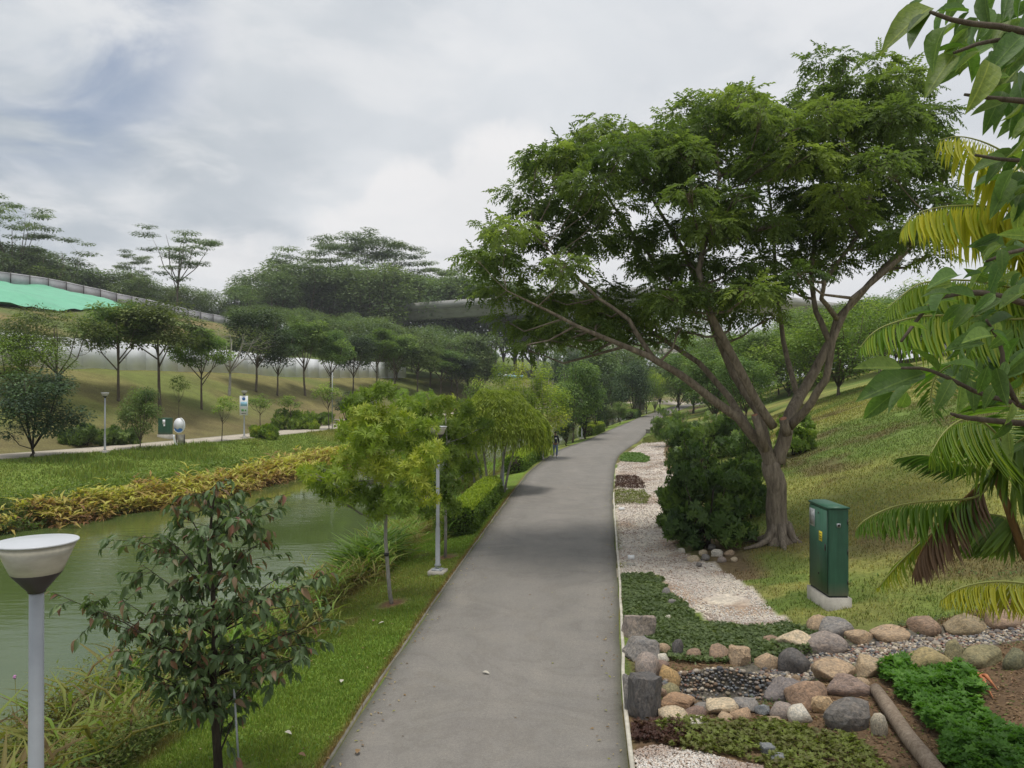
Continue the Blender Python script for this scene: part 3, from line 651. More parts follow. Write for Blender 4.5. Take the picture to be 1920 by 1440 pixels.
# white boundary fence half way up the bank, panels and posts
def panel_fence(name, label, line, hgt, plen, mat, postmat, rail=False, thick=.04):
    t = thing(name, label, 'fence', (line[0][0], line[0][1], gh(*line[0]))); o = Vector(t.location)
    pts = [Vector((x, y, 0)) for x, y in line]; seg_ = []; acc = 0; cur = pts[0]; i = 1; out = [pts[0]]
    while i < len(pts):
        dl = (pts[i] - cur).length
        if dl < plen - acc: acc += dl; cur = pts[i]; i += 1
        else: cur = cur + (pts[i] - cur).normalized() * (plen - acc); acc = 0; out.append(cur.copy())
    for k, (a, b) in enumerate(zip(out[:-1], out[1:])):
        za, zb = gh(a.x, a.y) - .05, gh(b.x, b.y) - .05; dr = (b - a).normalized(); nrm = Vector((dr.y, -dr.x, 0)) * thick / 2; g = dr * .02
        A, B = a + g, b - g; j = random.uniform(-.04, .04)
        V = [Vector((q.x, q.y, z)) + s * nrm - o for (q, z) in ((A, za), (B, zb), (B, zb + hgt + j), (A, za + hgt + j)) for s in (1, -1)]
        F = np.array([[0, 2, 4, 6], [1, 7, 5, 3], [0, 1, 3, 2], [4, 5, 7, 6], [2, 3, 5, 4], [0, 6, 7, 1]])
        link('panel', mesh('panel', [tuple(v) for v in V], F, mat), t)
        if postmat: MB().box((a.x - o.x + nrm.x * 3, a.y - o.y + nrm.y * 3, za + hgt / 2 + .05 - o.z), (.10, .10, hgt + .15)).build('post', postmat, t)
        if rail:
            for rh in (.18, .92):
                m = MB(); m.tube([a + Vector((0, 0, za + hgt * rh)) - o + nrm * 2.4, b + Vector((0, 0, zb + hgt * rh)) - o + nrm * 2.4], .035, 4); m.build('rail', postmat, t)
    return t
panel_fence('white_fence', 'smooth white panel fence curving half way up the grass bank', [(FP(d) - 19.6, d) for d in np.arange(48, 146, 2.0)], 2.9, 3.0, M_['panelwhite'], None)
panel_fence('hoarding_fence', 'grey hoarding with dark posts along the top of the hill', [(FP(d) - 94 + (d - 120) * .03, d) for d in np.arange(112, 206, 3.0)], 2.5, 3.6, M_['hoard'], M_['darkmetal'], True)
# green tarpaulin lying in folds on the bare earth
tv = []; nx_, ny_ = 40, 16
for j in range(ny_):
    for i in range(nx_):
        u, v_ = i / (nx_ - 1), j / (ny_ - 1)
        tt = 62 + v_ * 24 + 6 * u - 3 * math.sin(u * 5); dd = 99 + 46 * u + 4 * v_
        x = FP(dd) - tt; f = fbm(dd, tt, 9, 71) - .5
        tv.append((x, dd, gh(x, dd) + .25 + max(0, f) * 3.5 + .5 * abs(math.sin((dd + tt * .8) * .35)) * vnoise(dd, tt, 6, 5)))
ix = np.arange(nx_ * ny_).reshape(ny_, nx_)
link('tarpaulin', mesh('tarpaulin', tv, np.stack([ix[:-1, :-1].ravel(), ix[:-1, 1:].ravel(), ix[1:, 1:].ravel(), ix[1:, :-1].ravel()], 1), M_['tarp'], None, True), label='large rumpled green tarpaulin spread over the bare earth of the hill', category='tarpaulin')

# ------------------------------------------------------------------ tree builders
def leaves(mat, clumps, n, size, T, flat=.4, droop=.25, upn=.7, shell=.45, seed=0, csize=None, name='crown'):
    r = np.random.default_rng(seed); c = np.array([q[0] for q in clumps], float); rad = np.array([q[1] for q in clumps], float)
    wt = (rad[:, 0] * rad[:, 1] * rad[:, 2]) ** (.72); wt /= wt.sum(); ci = r.choice(len(clumps), n, p=wt)
    u = unit(n, r); u[:, 2] = np.where((u[:, 2] < -.2) & (r.random(n) < .3), -u[:, 2], u[:, 2])
    rr = r.random(n) ** shell; pos = c[ci] + rad[ci] * u * rr[:, None]
    d = u + unit(n, r) * .7; d[:, 2] = d[:, 2] * flat - droop; up = np.array([[0, 0, 1.]]) * upn + unit(n, r) * (1 - upn) + u * .2
    R = rotmats(d, up); ct = r.normal(0, .23, len(clumps))[ci]
    tint = np.clip(.42 + ct + r.normal(0, .16, n), 0, 1)
    V, F, a = scatter(T[0], T[1], pos, R, size * r.uniform(.7, 1.25, n), tint)
    return mesh(name, V, F, mat, {'tint': a})
def branches(mat, trunk, rad, mains, clumps, r, twig=.02, nseg=6, frac=1.0, name='trunk'):
    """trunk: points; mains: list of (start index point, polyline) ; twigs join each clump to the nearest main point"""
    m = MB(); m.tube(trunk, rad, max(nseg, 8)); node = []
    for pl, ra in mains: m.tube(pl, ra, nseg); node += [(Vector(p), q) for p, q in zip(pl, ra)][1:]
    node += [(Vector(p), q) for p, q in list(zip(trunk, rad))[len(trunk) // 2:]]
    for c, rd in clumps:
        if r.random() > frac: continue
        c = Vector(c); bz = sorted(node, key=lambda q: (q[0] - c).length + (2.0 * max(0, q[0].z - c.z)))[0]; a = bz[0]
        mid = a.lerp(c, .5) + Vector((0, 0, -.12 * (c - a).length)) + Vector([r.uniform(-1, 1) for _ in range(3)]) * .08 * (c - a).length
        w0 = min(bz[1] * .6, twig * 3)
        m.tube([a, mid, c, c + (c - mid).normalized() * rd[2] * .6], [w0, w0 * .7, w0 * .45, w0 * .2], 4, cap=False)
        for _ in range(3):
            e = c + Vector((r.uniform(-1, 1) * rd[0], r.uniform(-1, 1) * rd[1], r.uniform(-.2, .8) * rd[2])) * .8
            m.tube([mid.lerp(c, .6), e], [w0 * .4, w0 * .15], 3, cap=False)
    return m.me(name, mat, True)
def gen_tree(seed, H, W, kind, nleaf, leaf, lm, bm, cb=.35, tr=.02, Tm=None, fl=.7):
    """returns (trunk mesh, crown mesh) for a tree of height H and crown width W standing at the origin"""
    r = random.Random(seed); Rw = W / 2; cl = []; mains = []
    lean = Vector((r.uniform(-.04, .04), r.uniform(-.04, .04), 0)) * H
    fork = cb * H * (.75 if kind != 'column' else .5)
    if kind in ('round', 'loose', 'bush', 'column'):
        k = {'round': 34, 'loose': 30, 'bush': 22, 'column': 18}[kind]; cz = (H * cb + H) / 2; hz = (H - H * cb) / 2
        for i in range(k):
            q = Vector((r.gauss(0, 1), r.gauss(0, 1), r.gauss(0, 1))).normalized() * (r.uniform(.55, .84) if i > 3 else r.uniform(0, .4))
            s = r.uniform(.27, .40) * (1 if kind != 'loose' else .75)
            wz = (1 - .35 * max(0, q.z)) / math.sqrt(max(.42, 1 - q.z * q.z))
            cl.append(((q.x * Rw * wz + lean.x, q.y * Rw * wz + lean.y, cz + q.z * hz * .92), (Rw * s * 1.15, Rw * s * 1.15, max(Rw, hz) * s * fl)))
        nm = 5
    elif kind == 'layer':
        k = 30; nm = 7
        for i in range(k):
            lv = r.random() ** .7; z = H * (cb + (1 - cb) * lv * .96); a = r.uniform(0, 2 * math.pi); rr = Rw * math.sqrt(r.random()) * (.9 - .45 * abs(lv - .75) * 1.6 if lv < .75 else .95 - .9 * (lv - .75) * 2)
            s = r.uniform(.20, .36)
            cl.append(((rr * math.cos(a), rr * math.sin(a), z - .04 * rr), (Rw * s, Rw * s, Rw * s * .17)))
    elif kind == 'umbrella':
        k = 40; nm = 7
        for i in range(k):
            a = r.uniform(0, 2 * math.pi); rr = math.sqrt(r.random()) * .88; z = H * (1 - .42 * rr ** 2.2 * (1 - cb)) - r.random() ** 1.4 * .55 * H * (1 - cb) * (1 - .3 * rr) - .05 * H
            s = r.uniform(.24, .38); cl.append(((rr * Rw * math.cos(a) + lean.x, rr * Rw * math.sin(a) + lean.y, z), (Rw * s, Rw * s, Rw * s * .48)))
    for i in range(nm):
        a = 2 * math.pi * i / nm + r.uniform(-.4, .4); e = r.uniform(.35, .75)
        top = Vector((math.cos(a) * Rw * e, math.sin(a) * Rw * e, H * (.94 - .28 * e * (1 if kind != 'column' else 1.4)))) + lean; z0 = fork * r.uniform(.85, 1.3); b = Vector((lean.x * z0 / H, lean.y * z0 / H, z0))
        m1 = b.lerp(top, .4) + Vector((math.cos(a), math.sin(a), -.3)) * Rw * .10; m2 = b.lerp(top, .75) + Vector((math.cos(a + 1), math.sin(a), 0)) * Rw * .05
        w0 = tr * H * .55; mains.append(([b, m1, m2, top], [w0, w0 * .7, w0 * .45, w0 * .2]))
    tk = [Vector((0, 0, -.3)), Vector((0, 0, .03 * H)), Vector((lean.x * .3, lean.y * .3, fork * .6)), Vector((lean.x * fork / H, lean.y * fork / H, fork * 1.05)), Vector((lean.x, lean.y, H * .75))]
    rd = [tr * H * 1.5, tr * H * 1.05, tr * H * .85, tr * H * .7, tr * H * .2]
    tm = branches(bm, tk, rd, mains, cl, r, twig=tr * H * .22, nseg=6)
    cm = leaves(lm, cl, nleaf, leaf, Tm or T_leaf(.5), seed=seed, flat=.4 if kind != 'layer' else .15, upn=.7 if kind != 'layer' else .85)
    return tm, cm
LIB = {}
def variant(key, *a, **k):
    if key not in LIB: LIB[key] = (gen_tree(*a, **k), a[1], a[2])
    return LIB[key]
def put_tree(name, key, loc, H, W, label, cat='tree', rz=None, group=None, tm=None, cm=None):
    (t0, c0), h0, w0 = LIB[key]
    t = thing(name, label, cat, loc, random.uniform(0, 6.28) if rz is None else rz, group); t.scale = (W / w0, W / w0, H / h0)
    link('trunk', t0, t); link('crown', c0, t); return t
# library of distant kinds
for i in range(5): variant('layer%d' % i, 100 + i, 30, 20, 'layer', 5200, .62, M_['forest'], M_['midbark'], cb=.42, tr=.009)
for i in range(4): variant('fround%d' % i, 120 + i, 18, 13, 'round', 4200, .62, M_['forest'], M_['midbark'], cb=.18, tr=.012)
for i in range(3): variant('floose%d' % i, 130 + i, 18, 13, 'loose', 2600, .55, M_['forest'], M_['midbark'], cb=.30, tr=.012)
for i in range(4): variant('mround%d' % i, 140 + i, 7, 5.4, 'round', 9000, .22, M_['mid'], M_['midbark'], cb=.16, tr=.014)
for i in range(3): variant('dround%d' % i, 150 + i, 7, 5.4, 'round', 9000, .22, M_['dark'], M_['darkbark'], cb=.12, tr=.013)
for i in range(3): variant('umb%d' % i, 160 + i, 8, 9, 'umbrella', 9000, .23, M_['rain'], M_['midbark'], cb=.28, tr=.014)
for i in range(5): variant('row%d' % i, 240 + i, 8, 5.6, 'round' if i % 2 else 'loose', 8000, .24, M_[['mid', 'rain', 'tree', 'dark', 'mid'][i]], M_['midbark'], cb=[.45, .50, .44, .34, .42][i], tr=.012)
for i in range(2): variant('bround%d' % i, 170 + i, 6, 5, 'round', 6200, .18, M_['bright'], M_['midbark'], cb=.12, tr=.013)
for i in range(2): variant('col%d' % i, 180 + i, 7, 2.6, 'column', 4200, .16, M_['mid'], M_['midbark'], cb=.16, tr=.010)
for i in range(2): variant('ygcol%d' % i, 185 + i, 7, 3.0, 'column', 6000, .15, M_['yellowgreen'], M_['palebark'], cb=.12, tr=.009)
variant('dcol0', 190, 3.4, 1.2, 'column', 2600, .12, M_['dark'], M_['darkbark'], cb=.20, tr=.012)
for i in range(2): variant('sap%d' % i, 193 + i, 3.6, 2.0, 'loose', 700, .16, M_['bright'], M_['midbark'], cb=.55, tr=.009)
variant('bare0', 197, 6.5, 6.5, 'umbrella', 1100, .17, M_['rain'], M_['palebark'], cb=.42, tr=.018)

# skyline forest: (px, top y, half width px, distance, kinds, label, group)
FL = '%s flat-layered tree from the left on the central skyline'
ORD = ['first', 'second', 'third', 'fourth', 'fifth', 'sixth', 'seventh', 'eighth', 'ninth', 'tenth', 'eleventh', 'twelfth', 'thirteenth', 'fourteenth', 'fifteenth']
sky_ = [(22, 362, 78, 178, 'layer0', 'tallest dark layered tree at the left edge of the skyline', None), (112, 437, 78, 185, 'layer1', 'low leaning flat-topped tree right of the tallest left skyline tree', None),
 (330, 408, 76, 188, 'layer2', 'lone tall flat-layered tree standing clear against the sky above the hoarding', None), (252, 466, 42, 205, 'layer3', 'small thin layered tree left of the lone tall one', None)]
for px, ty, hw, d, key, lab, g in sky_:
    x = (px - 960) / FPX * d; z = gh(x, d); put_tree('forest_tree', key, (x, d, z), CH - (ty - HY) * d / FPX - z, 2 * hw * d / FPX, lab)
for i, (px, ty, hw) in enumerate([(470, 500, 50), (520, 468, 62), (575, 450, 64), (628, 440, 70), (672, 428, 74), (722, 430, 70), (765, 452, 60), (806, 468, 56), (842, 492, 52), (905, 505, 60), (965, 520, 60), (1040, 510, 60), (1110, 520, 60), (1190, 540, 60), (1300, 560, 60)]):
    d = 232 + (i * 37) % 34; x = (px - 960) / FPX * d; z = gh(x, d)
    put_tree('forest_tree', ('layer%d' % (i % 5)) if 2 <= i < 9 else 'floose%d' % (i % 3), (x, d, z), CH - (ty - HY) * d / FPX - z, 2.25 * hw * d / FPX, (FL % ORD[i] if 2 <= i < 9 else ORD[i] + ' tree from the left along the top of the central forest'), group='layered trees on the central skyline')
r = random.Random(5)
for i in range(62):
    px = -40 + i * 19 + r.uniform(-12, 12)
    ty = np.interp(px, [-40, 60, 130, 190, 300, 360, 420, 440, 480, 560, 700, 860, 1000, 1200], [435, 450, 486, 488, 496, 520, 545, 522, 486, 478, 470, 492, 520, 555]) + r.uniform(-8, 22)
    d = np.interp(px, [-40, 400, 470, 1200], [176, 215, 210, 235]) + r.uniform(-8, 22)
    x = (px - 960) / FPX * d; z = gh(x, d); hh = max(6, CH - (ty - HY) * d / FPX - z)
    put_tree('forest_tree', ('fround%d' % (i % 4)) if i % 3 else 'floose%d' % (i % 3), (x, d, z - .5), hh, max(9, hh * .85) * r.uniform(.85, 1.2), 'dark leafy tree filling the forest below the skyline crowns', group='understorey trees of the far forest')
for i in range(46):  # in front of the viaduct and behind the planted row
    px = 440 + i * 13 + r.uniform(-10, 10) if i < 40 else 1060 + (i - 40) * 70
    ty = np.interp(px, [430, 500, 600, 700, 735, 900, 1000, 1300], [565, 560, 570, 575, 602, 606, 610, 600]) + r.uniform(-4, 18)
    d = r.uniform(135, 185); x = (px - 960) / FPX * d; z = gh(x, d); hh = max(5, CH - (ty - HY) * d / FPX - z)
    if 905 < px < 985 and d < 190: continue
    put_tree('woodland_tree', 'fround%d' % (i % 4) if i % 4 else 'floose%d' % (i % 3), (x, d, z - .4), hh, max(7, hh * .9) * r.uniform(.8, 1.15), 'dense green tree of the wood between the planted row and the viaduct', group='woodland trees before the viaduct')

def gtree(name, key, px, py, ty, hw, label, cat='tree', group=None, rz=None, lift=0):
    p = ghit(px, py); d = p.y; H = (py - ty) * d / FPX; kz_ = name != 'bank_tree' or 'bare' in key
    return put_tree(name, key, (p.x, p.y, p.z - .05), H, (2.3 if kz_ else 2.15) * hw * d / FPX, label, cat, rz, group)
# planted row on the far bank, from left to right
gtree('round_tree', 'dround0', 60, 858, 676, 76, 'round near-black tree on a short bare trunk beside the far path')
gtree('small_tree', 'mround0', 263, 843, 708, 33, 'small upright green tree between the far lamp and the green cabinet')
gtree('leafy_tree', 'bround0', 30, 745, 606, 72, 'soft bright green tree behind the round near-black one')
gtree('spreading_tree', 'umb0', 108, 738, 574, 96, 'wide flat-crowned tree with leaning limbs before the left end of the white fence')
gtree('bank_tree', 'row0', 222, 752, 560, 70, 'broad olive tree rising highest behind the far lamp post')
gtree('bank_tree', 'row1', 300, 770, 556, 84, 'broad many-limbed tree rising behind the green cabinet')
gtree('bank_tree', 'row2', 378, 768, 610, 58, 'airy thin-limbed tree left of the bare beige one')
gtree('bank_tree', 'bare0', 430, 742, 600, 66, 'half bare tree with pale fanned branches before the white fence')
gtree('bank_tree', 'row3', 480, 735, 563, 62, 'tall dark tree with a straight trunk right of the bare beige one')
row = [(520, 742, 600, 46, 'row3'), (572, 742, 590, 54, 'row0'), (618, 745, 612, 46, 'row4'), (662, 738, 618, 44, 'row3'), (706, 735, 612, 46, 'row2'), (742, 738, 618, 48, 'row0'),
 (782, 745, 642, 44, 'row1'), (826, 742, 648, 46, 'row4'), (858, 748, 660, 42, 'row3'), (888, 740, 636, 44, 'row0'), (905, 752, 672, 32, 'row2')]
for i, (px, py, ty, hw, k) in enumerate(row): gtree('bank_tree', k, px, py, ty, hw, ORD[i] + ' tree from the left in the close row right of the tall dark straight-trunked one', group='close row of trees along the white fence')
for i, (px, py, ty, hw, k, lb) in enumerate([(416, 828, 738, 26, 'sap0', 'thin bright sapling left of the banner lamp'), (488, 806, 735, 26, 'sap1', 'pale sapling just right of the banner lamp'), (546, 806, 738, 24, 'sap0', 'dark topped sapling in front of the bright shrubs'),
  (617, 806, 712, 26, 'sap1', 'tallest wispy sapling left of the stone bench'), (650, 800, 726, 22, 'dcol0', 'narrow dark green young tree right of the stone bench'), (676, 780, 742, 22, 'bround0', 'low bright green tree beyond the stone bench'), (335, 790, 700, 16, 'sap0', 'slender staked sapling behind the round sign'), (20, 800, 760, 12, 'sap1', 'tiny sapling at the left edge below the near-black tree')]):
    gtree('sapling', k, px, py, ty, hw, lb)
# trees on the lake side of the main path, getting smaller with distance
for px, py, ty, hw, k, lb in [(972, 872, 648, 40, 'ygcol0', 'tall narrow yellow-green tree rising behind the weeping tree'), (1018, 862, 662, 44, 'ygcol1', 'second narrow yellow-green tree nearer the person'), (905, 880, 690, 40, 'bround1', 'loose light green tree left of the weeping crown'),
  (1074, 830, 655, 46, 'mround0', 'broad green tree above the lamp beyond the person'), (1062, 836, 780, 18, 'dcol0', 'small dark conical tree right behind the person'), (1097, 823, 742, 22, 'dcol0', 'dark upright conical tree beside the third lamp'), (1116, 815, 690, 28, 'dround1', 'dark rounded tree left of the lime hedge'),
  (1138, 803, 752, 20, 'col0', 'green upright shrub-like tree beyond the lime hedge'), (1162, 795, 745, 16, 'col1', 'slim green tree at the far bend of the path')]:
    gtree('path_tree', k, px, py, ty, hw, lb)
for i, (px, py, ty, hw, k) in enumerate([(1128, 790, 652, 42, 'mround1'), (1160, 786, 640, 44, 'mround2'), (1188, 784, 664, 36, 'dround2'), (1150, 780, 650, 40, 'bround0'), (1212, 776, 676, 28, 'bround1'), (1228, 772, 690, 26, 'ygcol0'), (1100, 795, 650, 36, 'mround3'), (1062, 800, 640, 40, 'dround0'), (1238, 768, 672, 30, 'mround0')]):
    gtree('path_tree', k, px, py, ty, hw, 'green tree in the cluster where the path disappears', group='cluster of trees at the end of the path')
# trees on and behind the right hill
for px, py, ty, hw, k, lb in [(1572, 742, 560, 92, 'bround0', 'bright green tree with a bare grey trunk on top of the grass slope'), (1500, 720, 585, 60, 'mround2', 'green tree on the crest left of the bare grey trunk'), (1650, 700, 545, 80, 'bround1', 'bright leafy tree on the crest behind the palm fronds')]:
    gtree('hill_tree', k, px, py, ty, hw, lb)
for i, (px, py, ty, hw, k) in enumerate([(1272, 778, 640, 36, 'mround3'), (1300, 775, 610, 56, 'bround1'), (1345, 772, 600, 60, 'mround0'), (1390, 768, 612, 52, 'bround0'), (1425, 755, 606, 50, 'mround1'), (1460, 740, 600, 46, 'bround1'), (1340, 800, 640, 60, 'mround2'), (1400, 790, 650, 50, 'mround3')]):
    gtree('hill_tree', k, px, py, ty, hw, 'leafy tree in the belt behind the limbs of the big tree', group='belt of trees behind the big tree')
for i, px in enumerate(list(range(1480, 1990, 30)) + list(range(1340, 1990, 34))):
    d = (88 if i < 17 else 118) + (i * 13) % 22; x = (px - 960) / FPX * d; z = gh(x, d); put_tree('hill_tree', 'mround%d' % (i % 4) if i % 3 else 'bround%d' % (i % 2), (x, d, z - .6), 8.5 + (i * 7) % 4 + (2 if i >= 17 else 0), 10.5, 'tree in the green wall beyond the top of the grass slope', group='trees beyond the hill crest')

# ------------------------------------------------------------------ the big spreading tree
D0 = ghit(1463, 1018).y; KX = D0 / FPX
def Q(px, py, dd=0.0): return P(px, py, D0 + dd)
BT = thing('big_tree', 'great spreading tree with a forked trunk and wide feathery crown beside the gravel bed', 'tree', tuple(Q(1463, 1018)))
o_ = Vector(BT.location)
big = [([(1466, 1032, 0), (1464, 1000, 0), (1458, 940, 0), (1450, 890, 0), (1446, 868, 0)], [.56, .37, .31, .31, .30]),
 ([(1446, 880, 0), (1425, 830, 0), (1385, 785, -.3), (1330, 745, -.6), (1275, 705, -.9), (1215, 668, -1.2), (1150, 640, -1.5), (1080, 610, -1.8), (1010, 575, -2), (950, 545, -2.2)], [.24, .20, .165, .145, .125, .105, .08, .06, .04, .02]),
 ([(1405, 806, 0), (1370, 745, .5), (1310, 680, 1.0), (1250, 640, 1.5), (1190, 600, 2), (1110, 540, 2.5), (1040, 490, 3)], [.15, .12, .10, .08, .065, .045, .02]),
 ([(1225, 672, -1), (1180, 600, -1), (1120, 560, -1), (1060, 500, -1.2), (1000, 440, -1)], [.09, .07, .055, .04, .02]),
 ([(1446, 872, 0), (1440, 838, .3), (1418, 770, .6), (1375, 700, 1), (1340, 620, 1.4), (1322, 570, 1.6), (1290, 480, 1.4), (1240, 400, 1), (1200, 330, .8)], [.20, .17, .15, .15, .14, .12, .09, .06, .025]),
 ([(1450, 800, -.4), (1410, 735, -.8), (1365, 650, -1.0), (1330, 590, -1.1), (1310, 510, -1), (1330, 420, -.8), (1350, 330, -.5), (1340, 250, 0)], [.15, .14, .13, .12, .10, .075, .05, .025]),
 ([(1458, 870, 0), (1470, 820, 0), (1482, 780, 0), (1510, 730, .3), (1532, 690, .4), (1555, 640, .5), (1572, 600, .4), (1630, 530, .2), (1700, 460, 0), (1750, 400, 0), (1770, 340, 0)], [.26, .23, .21, .18, .165, .15, .13, .10, .075, .05, .025]),
 ([(1480, 800, -.2), (1520, 755, -.8), (1548, 710, -1.1), (1562, 640, -1.3), (1600, 560, -1.6), (1680, 490, -2), (1760, 420, -2.2), (1800, 380, -2.2)], [.16, .13, .12, .10, .085, .065, .04, .02]),
 ([(1556, 640, .5), (1530, 585, .8), (1522, 510, 1), (1530, 420, 1.1), (1545, 320, 1), (1550, 220, .8), (1560, 140, .6)], [.12, .10, .085, .075, .06, .045, .02]),
 ([(1572, 600, .4), (1540, 560, -.2), (1545, 530, -.5), (1610, 440, -.5), (1640, 340, -.5), (1660, 240, -.3), (1670, 160, 0)], [.10, .08, .075, .065, .05, .035, .02]),
 ([(1500, 760, 1), (1470, 640, 2), (1455, 540, 2.4), (1450, 430, 2.4), (1440, 320, 2), (1430, 240, 1.6)], [.12, .09, .075, .06, .04, .02]),
 ([(1322, 570, 1.6), (1250, 520, 1.8), (1180, 430, 1.6), (1120, 340, 1), (1090, 280, .5)], [.09, .07, .055, .035, .018])]
m = MB(); node = []
for k, (pl, ra) in enumerate(big):
    pts = [Q(*p) - o_ for p in pl]; ra = [q_ * (.82 if k else .88) for q_ in ra]
    # subdivide and wobble so limbs are not straight
    pp = []; rr_ = []
    for i in range(len(pts) - 1):
        for s in range(3):
            t = s / 3; w_ = Vector((vnoise(i + t, k, .9, 3) - .5, vnoise(i + t, k, .9, 4) - .5, vnoise(i + t, k, .9, 5) - .5)) * ra[i] * (1.1 if k else .4) * (0 if i == 0 and s == 0 else 1)
            pp.append(pts[i].lerp(pts[i + 1], t) + w_); rr_.append((ra[i] + (ra[i + 1] - ra[i]) * t) * (1 + .12 * (vnoise(i + t, k, .4, 6) - .5)))
    pp.append(pts[-1]); rr_.append(ra[-1]); m.tube(pp, rr_, 12 if ra[0] > .12 else 8); node += list(zip(pp, rr_))[(4 if k else 30):]
for a in range(6):   # root flares
    an = a * 1.05 + .3; b = Vector((math.cos(an), math.sin(an), 0)); m.tube([Vector((0, 0, .55)) + b * .18, b * .38 + Vector((0, 0, .12)), b * .75 + Vector((0, 0, -.02)), b * 1.2 + Vector((0, 0, -.08))], [.14, .11, .07, .03], 7)
BT_m = m
BC = [(1545, 120, 35), (1580, 105, 28), (1540, 160, 45), (1640, 115, 36), (1680, 150, 42), (1610, 170, 48), (1720, 165, 34), (1745, 205, 34), (1290, 183, 26), (1268, 215, 38), (1340, 190, 34), (1385, 188, 36), (1430, 208, 30), (1480, 195, 28), (1330, 235, 50), (1400, 240, 50), (1470, 245, 45), (1540, 220, 50), (1610, 230, 50), (1680, 220, 50), (1735, 255, 40),
 (1110, 228, 22), (1130, 250, 38), (1090, 262, 28), (1180, 250, 32), (1210, 248, 28), (1240, 272, 45), (1160, 295, 50), (1060, 290, 34), (1010, 298, 28), (975, 300, 18), (1030, 330, 42), (1100, 335, 50), (1220, 325, 50), (1290, 290, 50), (1360, 300, 50), (1440, 305, 50), (1510, 290, 50), (1580, 300, 50), (1650, 300, 50), (1720, 310, 50), (1765, 295, 30),
 (960, 358, 26), (1000, 380, 42), (1070, 390, 50), (1150, 382, 48), (1290, 362, 42), (1370, 372, 42), (1505, 368, 42), (1570, 360, 42), (1650, 365, 48), (1730, 368, 42), (1785, 365, 34), (920, 422, 26), (960, 432, 42), (1030, 445, 42), (1100, 445, 42), (1180, 445, 38), (1265, 425, 36), (1340, 430, 48), (1430, 420, 42), (1510, 420, 48), (1580, 405, 48), (1630, 400, 30),
 (888, 482, 26), (930, 490, 42), (1000, 505, 42), (1065, 500, 36), (1220, 495, 36), (1300, 500, 48), (1380, 500, 48), (1460, 490, 45), (1520, 478, 36), (900, 540, 30), (950, 550, 42), (1020, 562, 42), (1080, 565, 32), (1180, 575, 42), (1260, 565, 42), (1340, 545, 42), (1410, 545, 40), (1470, 540, 30), (945, 600, 28), (1000, 612, 34), (1060, 612, 36), (1108, 610, 34), (1160, 612, 28), (1050, 645, 22), (1220, 600, 28), (1125, 585, 30), (1140, 540, 34), (1240, 540, 34), (1290, 590, 26), (1090, 640, 20), (1135, 640, 18), (990, 650, 20), (1370, 590, 26), (1590, 445, 36), (1650, 450, 36), (1705, 435, 38), (1755, 420, 34), (1560, 500, 30), (1690, 490, 26), (1740, 470, 26), (1800, 400, 28), (1490, 510, 30), (1210, 635, 20), (1280, 620, 20), (1445, 590, 20), (1020, 640, 20)]
cl = []; r = random.Random(3)
for px, py, rd in BC:
    ce = 1 - min(1, math.hypot((px - 1380) / 500, (py - 380) / 300))
    offs = [r.uniform(-1.4, 1.4)] + ([r.uniform(1.2, 3.4)] if r.random() < .2 + .75 * ce else []) + ([r.uniform(-3.2, -1.2)] if r.random() < .1 + .55 * ce else [])
    for dd in offs:
        f_ = (D0 + dd) * rd / FPX * r.uniform(.9, 1.08); c = Q(px + r.uniform(-8, 8), py + r.uniform(-6, 6), dd) - o_; cl.append((tuple(c), (f_ * 1.05, f_ * 1.15, f_ * .42)))
for c, rd in cl:
    c = Vector(c); a, w_ = sorted(node, key=lambda q: (q[0] - c).length + 1.0 * max(0, q[0].z - c.z + .2))[0]
    mid = a.lerp(c, .5) + Vector((r.uniform(-.1, .1), r.uniform(-.1, .1), -.10)) * (c - a).length; w0 = min(w_ * .7, .045)
    m.tube([a, mid, c], [w0, w0 * .7, w0 * .4], 5, cap=False)
    for _ in range(5):
        e = c + Vector((r.uniform(-1, 1) * rd[0], r.uniform(-1, 1) * rd[1], r.uniform(-.3, .9) * rd[2])) * .85; m.tube([mid.lerp(c, .5), c.lerp(e, .45) - Vector((0, 0, .04)), e], [w0 * .45, w0 * .3, w0 * .15], 3, cap=False)
m.build('trunk', M_['bark'], BT, True)
link('crown', leaves(M_['tree'], cl, 12500, .42, T_spray(7, .36, .15, .4), flat=.5, droop=.22, upn=.66, shell=.30, seed=11), BT)
for (a, b, rad) in (((1436, 845, -.35), (1415, 778, -.55), .105), ((1476, 815, -.45), (1468, 785, -.6), .12)):   # sawn-off limbs
    A, B = Q(*a) - o_, Q(*b) - o_; MB().tube([A, A.lerp(B, .5), B], [rad * 1.1, rad, rad * .95], 12).build('limb_stub', M_['bark'], BT, True)
    MB().tube([B, B + (B - A).normalized() * .012], [rad * .8, rad * .76], 14).build('cut_face', M_['cut'], BT)

